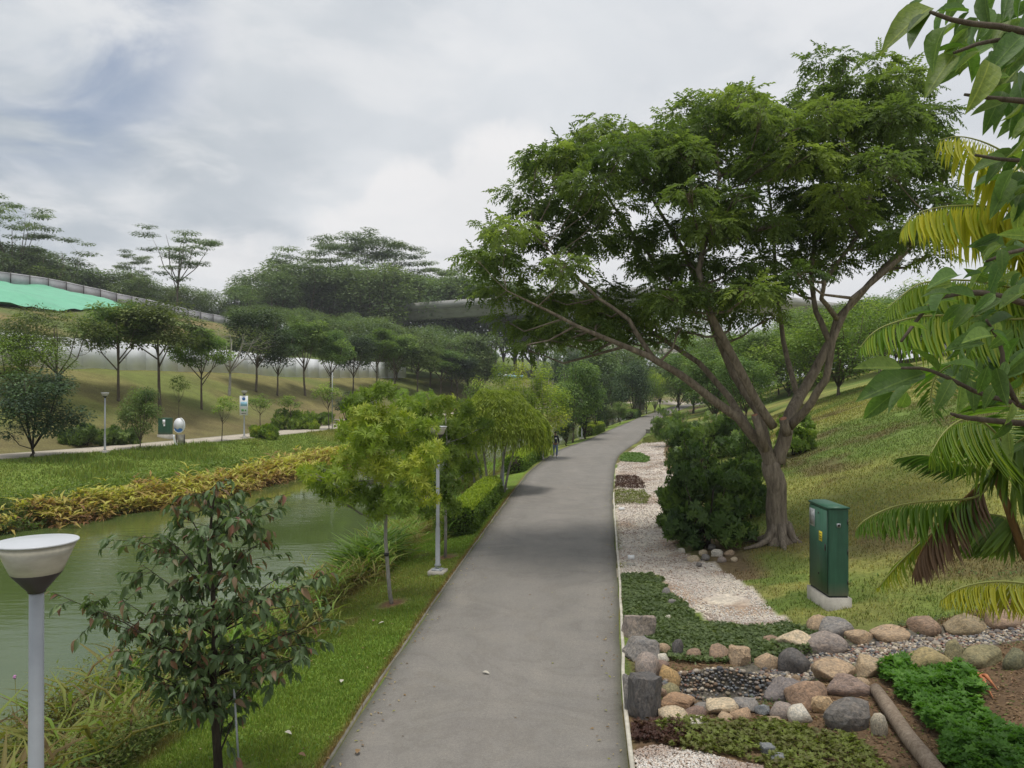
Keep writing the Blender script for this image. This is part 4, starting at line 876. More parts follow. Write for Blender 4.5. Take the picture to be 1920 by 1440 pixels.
# ------------------------------------------------------------------ yellow-green tree with the white trunk, and its slim neighbour
def tuft_tree(name, label, base, trunk, rad, clumps, n, size, lm, bm, T, seed, shell=.5):
    o = Vector(base); t = thing(name, label, 'tree', tuple(o)); r = random.Random(seed)
    tk = [p - o for p in trunk]; cl = [(tuple(p - o), q) for p, q in clumps]
    me = branches(bm, tk, rad, [], cl, r, twig=.014, nseg=10); link('trunk', me, t)
    link('crown', leaves(lm, cl, n, size, T, flat=.6, droop=-.25, upn=.3, shell=shell, seed=seed), t); return t, o
b = ghit(733, 1132); dY = b.y; k_ = dY / FPX; S = lambda px, py, dd=0: P(px, py, dY + dd)
cls = [(660, 760, 26), (690, 745, 30), (720, 735, 26), (760, 765, 30), (690, 780, 40), (740, 790, 40), (650, 810, 32), (700, 830, 42), (760, 830, 40), (800, 800, 28), (810, 850, 30), (660, 860, 40), (720, 880, 44), (780, 890, 40), (640, 900, 34), (600, 905, 26), (575, 890, 18), (620, 925, 26), (690, 930, 44), (750, 940, 38), (800, 930, 28), (650, 945, 20), (710, 960, 28), (605, 880, 18)]
r = random.Random(8)
cc = [(S(x, y, r.uniform(-.8, .8)), (q * k_ * .88, q * k_ * .88, q * k_ * .62)) for x, y, q in cls] + [(S(x + r.uniform(-12, 12), y, r.choice((-1.1, 1.1))), (q * k_ * .8,) * 3) for x, y, q in cls[4:20:3]]
YT, yo = tuft_tree('young_tree', 'yellow-green young tree with a slender whitish trunk on the left verge', b, [S(736, 1140), S(731, 1110), S(727, 1060), S(723, 1010), S(724, 965), S(716, 900), S(712, 820), S(705, 750)], [.052, .045, .042, .040, .036, .026, .018, .008], cc, 2300, .17, M_['yellowgreen'], M_['palebark'], T_tuft(8, .20, .6, .3), 21)
MB().tube([S(725, 1042) - yo, S(725, 1036) - yo], .055, 10).build('trunk_tie', M_['black'], YT)
b = ghit(835, 1045); dY = b.y; k_ = dY / FPX
cls = [(790, 770, 26), (830, 760, 28), (870, 770, 26), (800, 810, 34), (850, 810, 36), (880, 830, 26), (790, 860, 30), (840, 860, 36), (880, 880, 26), (830, 910, 30), (800, 960, 22), (845, 950, 20), (760, 830, 26), (905, 800, 24), (825, 985, 14)]
cc = [(S(x, y, r.uniform(-.8, .8)), (q * k_, q * k_, q * k_ * .75)) for x, y, q in cls]
tuft_tree('young_tree', 'thin-stemmed yellow-green tree just behind the second lamp post', b, [S(835, 1050), S(836, 980), S(833, 900), S(838, 830), S(835, 770)], [.045, .04, .032, .022, .01], cc, 1500, .17, M_['yellowgreen'], M_['palebark'], T_tuft(8, .20, .6, .3), 22)
for px, py, ty, hw, lb, sd in ((866, 930, 800, 34, 'light green tree filling the gap left of the weeping tree', 23), (820, 948, 728, 60, 'taller loose yellow-green tree behind the second lamp head', 24), (770, 945, 725, 42, 'light green tree half hidden behind the white-trunked one', 25)):
    b = ghit(px, py); dY = b.y; k_ = dY / FPX; r = random.Random(sd); cc = []
    for i in range(16): y = r.uniform(ty + 15, py - 62); a = hw * (.55 + .45 * math.sin((y - ty) / (py - ty) * 3.1)); cc.append((S(px + r.uniform(-a, a), y, r.uniform(-1, 1)), (22 * k_, 22 * k_, 17 * k_)))
    tuft_tree('young_tree', lb, b, [S(px, py + 6), S(px + 2, py - 60), S(px - 3, (py + ty) / 2), S(px, ty + 20)], [.06, .05, .035, .012], cc, 1150, .20, M_['yellowgreen'], M_['palebark'], T_tuft(7, .2, .6, .3), sd)
# weeping tree
b = ghit(915, 930); dY = b.y; k_ = dY / FPX; o = b; WT = thing('weeping_tree', 'bright yellow-green weeping tree with hanging strands beside the path', 'tree', tuple(b))
m = MB(); r = random.Random(4)
for i, (bx, tx) in enumerate(((908, 880), (916, 900), (925, 930), (935, 955), (895, 860), (945, 975))):
    m.tube([S(bx, 930 - i, r.uniform(-.4, .4)) - o, S(bx * .7 + tx * .3, 880, r.uniform(-.3, .3)) - o, S(tx, 800, r.uniform(-.8, .8)) - o, S(tx, 755, r.uniform(-.8, .8)) - o], [.06, .05, .035, .01], 7)
m.build('trunk', M_['palebark'], WT, True)
ns = 4600; q = np.random.default_rng(4); an = q.uniform(0, 2 * math.pi, ns); rr = np.sqrt(q.random(ns)); cx_, cz_ = S(932, 745) - o, None
Rw_ = 97 * k_; lump = .85 + .25 * vnoise(an * 1.3, rr * 2, .5, 9)
x = cx_.x + np.cos(an) * rr * Rw_ * lump; y_ = np.sin(an) * rr * Rw_ * .9; ztop = (CH - (728 - HY) / FPX * dY) - o.z - (rr ** 2.4) * 70 * k_ + .25 * (vnoise(x, y_, .5, 5) - .5); ln = q.uniform(.4, 1.35, ns) * (.6 + .5 * rr)
V = []; T = []; nl = 10; side = np.where(np.arange(nl) % 2 == 0, 1, -1)
sw = q.normal(0, .05, (ns, 2))
pos = []; dr = []; tt = []; st_t = q.normal(.45, .2, ns) + .35 * (vnoise(x, y_, 1.1, 8) - .5)
for j in range(nl):
    t = (j + .5) / nl
    pos.append(np.stack([x + sw[:, 0] * t + np.cos(an) * .10 * math.sin(t * 2), y_ + sw[:, 1] * t + np.sin(an) * .1 * math.sin(t * 2), ztop - ln * t ** 1.1], 1)); a2 = q.uniform(0, 6.28, ns)
    dr.append(np.stack([np.cos(a2) * .35, np.sin(a2) * .35, -np.ones(ns) * (1 if t > .2 else .3)], 1)); tt.append(st_t + q.normal(0, .1, ns))
pos = np.concatenate(pos); dr = np.concatenate(dr); tt = np.clip(np.concatenate(tt), 0, 1)
lt, lf = T_leaf(.18, .1); V, F, a = scatter(lt, lf, pos, rotmats(dr, unit(len(pos), q)), .20 * q.uniform(.7, 1.4, len(pos)), tt)
link('crown', mesh('crown', V, F, M_['willow'], {'tint': a}), WT)

# ------------------------------------------------------------------ shrubs beside the gravel
def shrub(name, label, px, py, ty, hw, mat, seed, n, size, T, cat='shrub', group=None, dy=.9, lowr=.0):
    b = ghit(px, py); d = b.y; k = d / FPX; r = random.Random(seed); H = (py - ty) * k; Rw = hw * k; cl = []
    for i in range(30):
        a = r.uniform(0, 6.28); e = math.sqrt(r.random()) * .80; h = r.uniform(.10, .86) * H * math.sqrt(max(.1, 1 - (e * .95) ** 2)) 
        s = r.uniform(.16, .34); cl.append(((math.cos(a) * e * Rw, math.sin(a) * e * Rw * dy + Rw * .25, h), (Rw * s, Rw * s, min(Rw, H) * s * .85)))
    t = thing(name, label, cat, tuple(b), 0, group); st = [Vector((0, .2 * Rw, -.15)), Vector((0, .2 * Rw, H * .25)), Vector((.1 * Rw, .25 * Rw, H * .6))]
    mains = [([Vector((r.uniform(-.3, .3) * Rw, .25 * Rw + r.uniform(-.3, .3) * Rw, -.1)), Vector((math.cos(a) * .35 * Rw, .25 * Rw + math.sin(a) * .3 * Rw, H * .35)), Vector((math.cos(a) * .6 * Rw, .25 * Rw + math.sin(a) * .55 * Rw, H * .65))], [.035, .025, .012]) for a in (0, 1.2, 2.5, 3.7, 5)]
    link('stems', branches(M_['darkbark'], st, [.045, .035, .015], mains, cl, r, twig=.008, nseg=5), t)
    link('foliage', leaves(mat, cl, n, size, T, flat=.6, droop=.12, upn=.5, shell=.4, seed=seed), t); return t
TS = T_tuft(6, .40, .35, .45)
for i, a in enumerate([(1335, 1028, 850, 98, 'shrub', 'largest dark green shrub, nearest the trunk of the big tree'), (1395, 975, 830, 52, 'shrub', 'dark shrub directly left of the big trunk'), (1300, 985, 872, 62, 'shrub', 'low lobe of dark shrub spilling onto the gravel'),
     (1318, 905, 782, 74, 'shrub', 'dark green shrub in the middle of the row beside the gravel'), (1292, 868, 768, 56, 'mid', 'green shrub behind the middle one, beside the widest gravel'), (1262, 836, 752, 40, 'mid', 'farthest green shrub at the narrow end of the gravel'), (1360, 860, 748, 66, 'mid', 'tall lighter shrub behind the row, left of the big limbs'),
     (1420, 890, 770, 52, 'mid', 'light green shrub seen between the lower limbs of the big tree'), (1500, 850, 760, 44, 'bright', 'sparse shrub on the slope right of the big fork')]):
    shrub('shrub', a[5], a[0], a[1], a[2], a[3], M_[a[4]], 300 + i, 1500 if a[3] > 60 else 900, .19, TS)
for i, (px, py, ty, hw, m_, lb, nm) in enumerate([(150, 836, 798, 44, 'mid', 'low dark bush left of the far lamp post', 'bush'), (215, 834, 802, 42, 'mid', 'low grassy bush just right of the far lamp post', 'bush'), (538, 806, 766, 46, 'bright', 'bright green bush right of the banner lamp', 'bush'), (592, 798, 768, 30, 'bright', 'smaller bright green bush before the stone bench', 'bush'),
     (493, 822, 793, 25, 'yellowgreen', 'small clipped light bush on the lake side of the far path', 'bush'), (580, 806, 788, 16, 'yellowgreen', 'tiny pale bush on the lake side of the far path', 'bush'), (1130, 802, 768, 14, 'shrub', 'small dark bush behind the lime hedge', 'bush'), (690, 792, 758, 26, 'bright', 'light bush where the far path goes behind the young trees', 'bush')]):
    shrub(nm, lb, px, py, ty, hw, M_[m_], 330 + i, 900, .26, T_tuft(6, .35, .5, .3), 'bush')

# ------------------------------------------------------------------ clipped hedges following the path edge
def hedge(label, d0, d1, inner, wid, hgt, seed, dens=900, mat='hedge', fn=PL, sd=-1):
    y0 = (d0 + d1) / 2; x0 = float(fn(y0)) + sd * (inner + wid / 2); z0 = gh(x0, y0); t = thing('hedge', label, 'hedge', (x0, y0, z0)); q = np.random.default_rng(seed)
    A = (d1 - d0) * wid, (d1 - d0) * hgt, wid * hgt; tot = A[0] + 2 * A[1] + 2 * A[2]; n = int(dens * tot)
    pos = np.zeros((n, 3)); nr = np.zeros((n, 3)); f = q.choice(5, n, p=[A[0] / tot, A[1] / tot, A[1] / tot, A[2] / tot, A[2] / tot]); u, v, w_ = q.random(n), q.random(n), 1 - .10 * q.random(n) ** 2
    a = np.where(f == 0, u, np.where(f == 1, 0.0, np.where(f == 2, 1.0, u))); b_ = np.where(f >= 3, np.where(f == 3, 0., 1.), v); c = np.where(f == 0, 1.0, np.where(f >= 3, v, u)); 
    a2 = .5 + (a - .5) * w_; b2 = .5 + (b_ - .5) * w_; c2 = c * np.where(f == 0, w_, 1)
    rnd = 1 - .16 * np.abs(2 * a2 - 1) ** 4   # rounded shoulders
    bulge = (vnoise(a2 * wid * 2 + b2 * (d1 - d0), c2 * 2, .45, seed) - .5) * .13
    yy = d0 + b2 * (d1 - d0); xx = fn(yy) + sd * (inner + a2 * wid) 
    nr[:, 0] = np.where(f == 1, -sd, np.where(f == 2, sd, 0)); nr[:, 1] = np.where(f == 3, -1, np.where(f == 4, 1, 0)); nr[:, 2] = (f == 0)
    pos[:, 0] = xx - x0; pos[:, 1] = yy - y0; pos[:, 2] = c2 * hgt * rnd; pos += nr * bulge[:, None]
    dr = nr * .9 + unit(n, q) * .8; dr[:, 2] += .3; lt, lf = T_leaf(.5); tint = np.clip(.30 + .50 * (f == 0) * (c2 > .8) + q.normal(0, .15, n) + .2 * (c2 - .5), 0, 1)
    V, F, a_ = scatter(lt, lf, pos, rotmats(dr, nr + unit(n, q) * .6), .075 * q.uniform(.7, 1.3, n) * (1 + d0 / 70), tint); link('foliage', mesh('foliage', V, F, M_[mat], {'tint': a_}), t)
    m = MB()   # twigs and inner stems
    for i in range(int((d1 - d0) * 9)):
        y = q.uniform(d0 + .12, d1 - .12); x = float(fn(y)) + sd * (inner + q.uniform(.12, .88) * wid); p = Vector((x - x0, y - y0, -.06)); e = Vector(((q.random() - .5) * .35, (q.random() - .5) * .35, hgt * .85))
        m.tube([p, p + e * .5, p + e], [.018, .013, .006], 4, cap=False)
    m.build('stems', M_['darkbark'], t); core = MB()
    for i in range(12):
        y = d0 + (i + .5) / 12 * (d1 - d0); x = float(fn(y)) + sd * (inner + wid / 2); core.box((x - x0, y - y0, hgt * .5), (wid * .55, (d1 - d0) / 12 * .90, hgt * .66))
    core.build('hedge_core', M_['darkbark'], t)  # solid dark boxes added to fill the hedge's inside, not modelled branches
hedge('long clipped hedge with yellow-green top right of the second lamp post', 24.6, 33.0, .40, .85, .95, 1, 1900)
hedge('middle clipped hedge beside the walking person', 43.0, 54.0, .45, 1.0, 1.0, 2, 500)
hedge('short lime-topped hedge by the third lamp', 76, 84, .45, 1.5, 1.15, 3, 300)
hedge('small dark box hedge where the path bends out of sight', 118, 127, .4, 2.0, 1.4, 4, 150, 'shrub')

# ------------------------------------------------------------------ reeds and waterside plants (stuff)
def reedbed(name, label, x, y, h, mat, size, seed, per=9, yellow=.5, spread=.18):
    q = np.random.default_rng(seed); n = len(x) * per; X = np.repeat(x, per); Y = np.repeat(y, per); hh = np.repeat(h, per); u = q.random(n); an = q.uniform(0, 6.28, n)
    Z = np.maximum(height(X, Y), WATER - .1) + hh * (.02 + .55 * u); e = (-.35 if mat == 'canna' else .5) + 1.7 * u + q.normal(0, .35, n)
    dr = np.stack([np.cos(an) * .75, np.sin(an) * .75, e], 1); tint = np.clip((yellow - .55 * (np.repeat(q.random(len(x)), per) < .3)) * (-.25 + 1.35 * u) + .12 + q.normal(0, .18, n) + (fbm(X, Y, 2.5, seed) - .5) * .7, 0, 1)
    X = X + q.normal(0, spread * .3, n); Y = Y + q.normal(0, spread * .3, n)
    T = T_blade(.26 if mat == 'canna' else .08, .75, .04, 2); V, F, a = scatter(T[0], T[1], np.stack([X, Y, Z], 1), rotmats(dr, np.array([[0, 0, 1.]]) + unit(n, q) * .3), hh * size * q.uniform(.6, 1.2, n), tint)
    m = MB(); o = link(name, mesh(name, V, F, M_[mat], {'tint': a}), kind='stuff', category='reeds'); o['label'] = label
    return o
q = np.random.default_rng(31)
y = 27 + 36 * q.random(1900); x = FS(y) + q.normal(.0, .55, len(y)) - .2; k = (y > 31.5 + 1.5 * fbm(x, y, 3, 6)) | (q.random(len(y)) < .15); x, y = x[k], y[k]
reedbed('reed_bed', 'thick belt of yellow and brown broad-leaved waterside plants along the far shore', x, y, q.uniform(.9, 1.55, len(x)) * (.75 + .5 * fbm(x, y, 4, 2)), 'canna', .34, 31, 15, .85)
y = 13.5 + 42 * q.random(6500) ** 1.25; x = PL(y) - NS(y) + 1.0 + q.normal(0, .62, len(y)) ; k = (fbm(x, y, 2.2, 19) > .30); x, y = x[k], y[k]
reedbed('reed_bed', 'dry tan reeds and grasses along the near shore', x, y, q.uniform(.4, 1.0, len(x)) * (.7 + .7 * fbm(x, y, 3, 8)), 'reed', .5, 32, 9, .85)
y = 17 + 40 * q.random(620); x = PL(y) - NS(y) + .7 + q.normal(0, .45, len(y)); k = fbm(x, y, 2.2, 19) < .52; x, y = x[k], y[k]
reedbed('reed_bed', 'yellow broad leaves among the near-shore reeds', x, y, q.uniform(.5, 1.0, len(x)), 'canna', .38, 33, 9, .8)
y = 20.2 + 2.8 * q.random(150); x = PL(y) - NS(y) + 1.6 + q.normal(0, .22, len(y))
o = reedbed('sword_grass', 'clump of bright green sword leaves behind the white trunk', x, y, q.uniform(.6, .9, len(x)), 'reed', 1.1, 34, 9, 0.0); o.data.materials[0] = M_['bright']
def weeds(name, label, x, y, h, mat, size, seed, T, per=14, cat='weeds'):
    q = np.random.default_rng(seed); n = len(x) * per; X = np.repeat(x, per) + q.normal(0, .09, n); Y = np.repeat(y, per) + q.normal(0, .09, n); u = q.random(n)
    Z = np.maximum(height(X, Y), WATER - .05) + np.repeat(h, per) * u; dr = unit(n, q); dr[:, 2] = np.abs(dr[:, 2]) * .6 + .15
    tint = np.clip(.35 + .35 * (np.repeat(q.random(len(x)), per) - .5) + .25 * u + q.normal(0, .12, n), 0, 1)
    V, F, a = scatter(T[0], T[1], np.stack([X, Y, Z], 1), rotmats(dr, np.array([[0, 0, 1.]]) + unit(n, q) * .4), size * q.uniform(.6, 1.3, n), tint)
    o = link(name, mesh(name, V, F, M_[mat], {'tint': a}), kind='stuff', category=cat); o['label'] = label; return o
y = 7.2 + 12.5 * q.random(3800); x = PL(y) - NS(y) + q.uniform(-1.6, 2.1, len(y)); k = fbm(x, y, 1.5, 44) > .36; x, y = x[k], y[k]
weeds('weeds', 'tangle of olive green weeds on the near bank below the lamp', x, y, q.uniform(.3, .95, len(x)), 'olive', .075, 35, T_leaf(.35))
y = 7.2 + 12.5 * q.random(1900); x = PL(y) - NS(y) + q.uniform(-1.2, 1.9, len(y)); k = fbm(x, y, 1.5, 45) > .5; x, y = x[k], y[k]
weeds('weeds', 'dark green leafy undergrowth on the near bank', x, y, q.uniform(.2, .7, len(x)), 'mid', .10, 36, T_leaf(.45))
y = 7.2 + 9.5 * q.random(380); x = PL(y) - NS(y) + q.uniform(-1.5, 1.8, len(y))
reedbed('dry_grass', 'thin straw coloured grass stems on the near bank', x, y, q.uniform(.5, 1.2, len(x)), 'reed', .8, 37, 5, .5)
y = 27 + 10 * q.random(700); x = FS(y) + q.uniform(-2.2, .4, len(y)); x = x[y < 36]; y = y[y < 36]
weeds('weeds', 'low green weeds at the left end of the far shore', x, y, q.uniform(.2, .7, len(x)), 'mid', .16, 38, T_leaf(.4))
y = 30 + 22 * q.random(900); x = FS(y) - 1.6 - np.abs(q.normal(0, 1.1, len(y))); k = fbm(x, y, 3, 47) > .47; x, y = x[k], y[k]
weeds('weeds', 'bright green leafy band behind the far reeds', x, y, q.uniform(.1, .45, len(x)), 'bright', .17, 39, T_leaf(.5), 9)
for i, (px, py) in enumerate([(60, 1272), (205, 1332), (212, 1378), (190, 1350), (30, 1268)]):   # pink weed flowers
    b = P(px, py, 11.2 + i * .3); t = thing('flower', 'small mauve flower head on a thin stem in the bank weeds', 'flower', (b.x, b.y, gh(b.x, b.y)), 0, 'mauve flowers in the bank weeds')
    h = b.z - t.location.z; MB().tube([(0, 0, 0), (.03, .02, h * .6), (0, 0, h)], .005, 4).build('stem', M_['reed'], t)
    m = MB()
    for j in range(16):
        v_ = Vector((random.gauss(0, 1), random.gauss(0, 1), random.gauss(0, 1))).normalized() * .03; m.tube([(0, 0, h), Vector((0, 0, h)) + v_], [.007, .012], 4)
    m.build('petals', plain('mauve_petal', (.45, .22, .42), .6) if i == 0 else bpy.data.materials['mauve_petal'], t)

# ------------------------------------------------------------------ lamps
def make_lamp():
    t = thing('street_lamp', 'grey lamp post with a pale cone shade', 'street lamp')
    MB().lathe([(.0, .20), (.085, .20), (.085, .24), (.062, .27), (.060, 1.15), (.050, 1.2), (.047, 1.22), (.043, 3.47), (.0, 3.47)], 16).build('pole', M_['pole'], t, True)
    MB().box((0, 0, .115), (.26, .26, .03)).build('base_plate', M_['pole'], t); MB().box((0, 0, .02), (.42, .42, .16)).build('plinth', M_['concrete'], t)
    for a in (0, 1, 2, 3): MB().lathe([(0, .16), (.014, .16), (.014, .13)], 6, (.10 * math.cos(a * 1.5708 + .785), .10 * math.sin(a * 1.5708 + .785), 0)).build('bolt', M_['pole'], t)
    MB().lathe([(0, 3.46), (.050, 3.46), (.055, 3.475), (.148, 3.585), (.144, 3.59)], 28).build('lamp_collar', M_['darkmetal'], t, True)
    MB().lathe([(.143, 3.585), (.148, 3.59), (.230, 3.780), (.222, 3.780)], 32).build('lamp_shade', M_['glass'], t, True)
    MB().lathe([(.228, 3.776), (.238, 3.778), (.241, 3.784), (.238, 3.790), (.235, 3.790), (.20, 3.796), (0, 3.806)], 32).build('lamp_cap', M_['lampcap'], t, True)
    return t
lp = make_lamp(); L1 = (-3.04, 4.85); lp.location = (*L1, gh(*L1)); lp['label'] = 'nearest grey lamp post at the lower left with its cone shade seen from above'; lp['group'] = 'lamp posts along the paths'
def lamp_at(px, py, lb): 
    p = ghit(px, py); return dup(lp, (p.x, p.y, p.z), random.uniform(-.2, .2), 1, lb)
lamp_at(821, 1076, 'second lamp post, on the verge between the white-trunked tree and the clipped hedge')
lamp_at(943, 920, 'third lamp post, half hidden under the weeping tree'); lamp_at(1091, 823, 'lamp post beyond the walking person beside dark conical trees')
LD = lamp_at(1147, 766, 'distant lamp post left of the far bend'); lamp_at(1228, 770, 'farthest lamp post where the path disappears')
lamp_at(197, 850, 'lamp post on the far bank between two small trees'); LB = lamp_at(458, 822, 'lamp post on the far bank carrying a white banner')
def banner(p, w_, h, z, label):
    t = thing('banner', label, 'sign', (p.x, p.y - .09, p.z + z)); MB().box((0, 0, h / 2), (w_, .02, h)).build('board', M_['white'], t)
    MB().lathe([(0, 0), (.13, 0), (.13, .006), (0, .006)], 14).build('emblem', M_['blue'], t).rotation_euler = (math.pi / 2, 0, 0)
    e = t.children[-1]; e.location = (0, -.012, h - .24)
    MB().box((0, -.013, h * .58), (w_ * .8, .004, h * .22)).build('picture', M_['skyblue'], t)
    MB().box((-w_ * .15, -.013, h * .26), (w_ * .3, .004, h * .12)).build('picture', M_['printgreen'], t); MB().box((w_ * .22, -.013, h * .25), (w_ * .18, .004, h * .09)).build('picture', M_['printgreen'], t)
    MB().box((0, -.013, h * .09), (w_ * .55, .004, h * .03)).build('lettering', M_['black'], t)
    for zz in (.03, h - .03): MB().box((0, .04, zz), (.06, .10, .03)).build('bracket', M_['darkmetal'], t)
banner(LB.location, .66, 1.55, 1.85, 'white banner with blue emblem and small pictures on the far bank lamp post')
p = ghit(1106, 800); banner(p, .75, 1.7, (CH - (742 - HY) * p.y / FPX) - p.z, 'small white and blue banner on a pole among the trees left of the path bend')
MB().tube([(p.x, p.y, p.z), (p.x, p.y, CH - (706 - HY) * p.y / FPX)], .05, 8).build('sign_pole', M_['pole'], None, True, label='grey pole holding the small white and blue banner among the trees', category='pole')
p = ghit(623, 804); MB().tube([(p.x, p.y, p.z), (p.x, p.y, p.z + 5.6)], .045, 8).build('thin_pole', M_['pole'], None, True, label='thin grey pole without a lamp beside the stone bench on the far bank', category='pole')

# ------------------------------------------------------------------ green service cabinets
def cabinet(loc, sx, sy, h, ph, label, door_left):
    t = thing('service_cabinet', label, 'cabinet', loc); MB().box((0, 0, ph / 2 - .2), (sx + .08, sy + .10, ph + .4)).build('plinth', M_['concrete'], t)
    MB().box((0, 0, ph + .015), (sx - .03, sy - .03, .03)).build('base_gap', M_['darkgap'], t)
    bm = bmesh.new(); bmesh.ops.create_cube(bm, size=1); bmesh.ops.scale(bm, vec=(sx, sy, h - .07), verts=bm.verts); bmesh.ops.translate(bm, vec=(0, 0, ph + .03 + (h - .07) / 2), verts=bm.verts)
    bmesh.ops.bevel(bm, geom=bm.edges[:], offset=.012, segments=2, affect='EDGES'); me = bpy.data.meshes.new('cabinet_body'); bm.to_mesh(me); me.materials.append(M_['green']); link('cabinet_body', me, t)
    V = []; z = ph + h - .038; x, y = sx / 2 + .018, sy / 2 + .018
    MB().add([(-x, -y, z), (x, -y, z), (x, y, z), (-x, y, z), (-x, -y, z + .035), (x, -y, z + .035), (x, y, z + .035), (-x, y, z + .035), (-x * .5, -y * .9, z + .065), (x * .5, -y * .9, z + .065), (x * .5, y * .9, z + .065), (-x * .5, y * .9, z + .065)],
             np.array([[0, 3, 2, 1], [0, 1, 5, 4], [1, 2, 6, 5], [2, 3, 7, 6], [3, 0, 4, 7], [4, 5, 9, 8], [5, 6, 10, 9], [6, 7, 11, 10], [7, 4, 8, 11], [8, 9, 10, 11]])).build('roof', M_['green'], t)
    return t
Cb = cabinet((6.505, 15.58, gh(6.505, 15.58)), .40, .96, 1.80, .24, 'tall narrow dark green service cabinet on a concrete plinth on the grass slope', True)
X = -.2; 
MB().box((X - .006, 0, 1.13), (.012, .90, 1.66)).build('door', M_['green'], Cb)
MB().box((X - .016, .30, 1.72), (.012, .27, .36)).build('window_frame', M_['pole'], Cb); MB().box((X - .024, .30, 1.72), (.006, .21, .30)).build('window_pane', M_['glassy'] if 'glassy' in M_ else plain('meter_window', (.30, .31, .31), .15, .5, 9), Cb)
st_ = MB().box((X - .0145, -.12, 1.40), (.003, .16, .20)).build('warning_sticker', M_['yellow'], Cb)
for z_ in (.05, -.005, -.05): MB().box((X - .017, -.12, 1.40 + z_), (.002, .11, .012)).build('lettering', M_['black'], st_)
for (yy, zz) in ((-.02, 1.86), (-.02, .62)): MB().lathe([(0, 0), (.02, 0), (.02, .01), (0, .01)], 12).build('lock', M_['darkmetal'], Cb).location = (X - .014, yy, zz)
for l in [c for c in Cb.children if c.name.startswith('lock')]: l.rotation_euler = (0, -math.pi / 2, 0)
for zz in (.55, 1.15, 1.75): MB().tube([(.178, -.489, zz - .05), (.178, -.489, zz + .05)], .010, 8).build('hinge', M_['darkmetal'], Cb)
for k_s in (-1, 1): MB().box((X - .0125, k_s * .452, 1.13), (.004, .006, 1.66)).build('door_gap', M_['darkgap'], Cb)
MB().box((X - .020, -.36, 1.22), (.02, .03, .14)).build('handle', M_['darkmetal'], Cb)
v_ = MB().box((0, -.486, 1.68), (.075, .012, .075)).build('vent_plate', M_['pole'], Cb); MB().box((0, -.4935, 1.68), (.045, .003, .045)).build('vent_slot', M_['darkgap'], v_)
p = ghit(307, 822); C2 = cabinet((p.x, p.y + .3, p.z), .95, .42, 1.25, .28, 'squat green service cabinet beside the far path left of the round sign', False)
MB().box((-.02, -.216, 1.25), (.20, .010, .34)).build('window_pane', M_['panelwhite'], C2); MB().box((0, -.215, .98), (.14, .008, .14)).build('notice', M_['white'], C2)
MB().box((0, -.214, .86), (.012, .006, 1.1)).build('door_gap', M_['darkgap'], C2)
# round information sign on the far bank
p = ghit(336, 836); t = thing('round_sign', 'oval white board with a blue wave on a curved support by the far path', 'sign', tuple(p))
s_ = p.y / FPX; R0 = 10 * s_; H0 = 52 * s_
me = MB().lathe([(0, 0), (1, 0), (1, .04), (0, .04)], 32); b_ = me.build('board', M_['panelwhite'], t); b_.rotation_euler = (math.pi / 2, 0, 0); b_.scale = (R0, R0 * 1.35, 1); b_.location = (0, 0, H0 - R0 * 1.35)
V = []; n_ = 14
for i in range(n_ + 1):
    u = -1 + 2 * i / n_; top = -.48 + .10 * math.sin(u * 5); V += [(u * .86, top), (u * .86, -math.sqrt(max(0, 1 - (u * .86) ** 2)) * .97)]
V = [(x * R0, -.045, y_ * R0 * 1.35) for x, y_ in V]; F = np.array([[2 * i, 2 * i + 1, 2 * i + 3, 2 * i + 2] for i in range(n_)])
w_ = link('wave_print', mesh('wave_print', V, F, M_['blue']), t); w_.location = (0, 0, H0 - R0 * 1.35)
MB().tube([(R0 * math.cos(a) * 1.02, 0, R0 * 1.38 * math.sin(a) + H0 - R0 * 1.35) for a in np.linspace(-2.6, 1.3, 18)], .05, 6).build('rim', M_['white'], t, True)
MB().tube([(-R0 * .95, .02, H0 * .55 - .3), (-R0 * 1.0, .02, H0 * .30), (-R0 * .75, .02, H0 * .1), (-R0 * .3, .02, 0)], [.06, .07, .07, .08], 8).build('support', M_['white'], t, True)
for x_ in (-.5, .95): MB().box((R0 * x_, .05, H0 * .2), (.06, .06, H0 * .42)).build('post', M_['darkmetal'], t)
MB().box((R0 * .25, .09, H0 * .22), (R0 * 1.2, .05, H0 * .36)).build('lower_panel', M_['kerb'], t)
# benches
def bench(px, py, w_, label, rz=0):
    p = ghit(px, py); t = thing('stone_bench', label, 'bench', tuple(p), rz); MB().box((0, 0, .42), (w_, .5, .10)).build('seat', M_['concrete'], t)
    for s in (-1, 1): MB().box((s * w_ * .38, 0, .17), (.22, .42, .40)).build('leg', M_['concrete'], t)
bench(643, 794, 2.2, 'pale stone bench beside the far path'); bench(1221, 812, 1.7, 'low concrete slab bench at the far end of the gravel bed', .9)
MB().box((ghit(1183, 1052).x, ghit(1183, 1052).y, .10), (.18, .03, .12)).build('plant_label', M_['white'], None, label='small white plant label standing in the gravel near the path', category='label')
MB().box((ghit(1183, 1060).x, ghit(1183, 1060).y, .025), (.22, .14, .05)).build('label_block', M_['concrete'], None, label='small pale block lying in front of the plant label', category='block')
MB().box((ghit(1158, 957).x + .15, ghit(1158, 957).y, .06), (.22, .12, .09)).build('label_block', M_['white'], None, label='flat white marker on the gravel just past the red and green plant patches', category='marker')
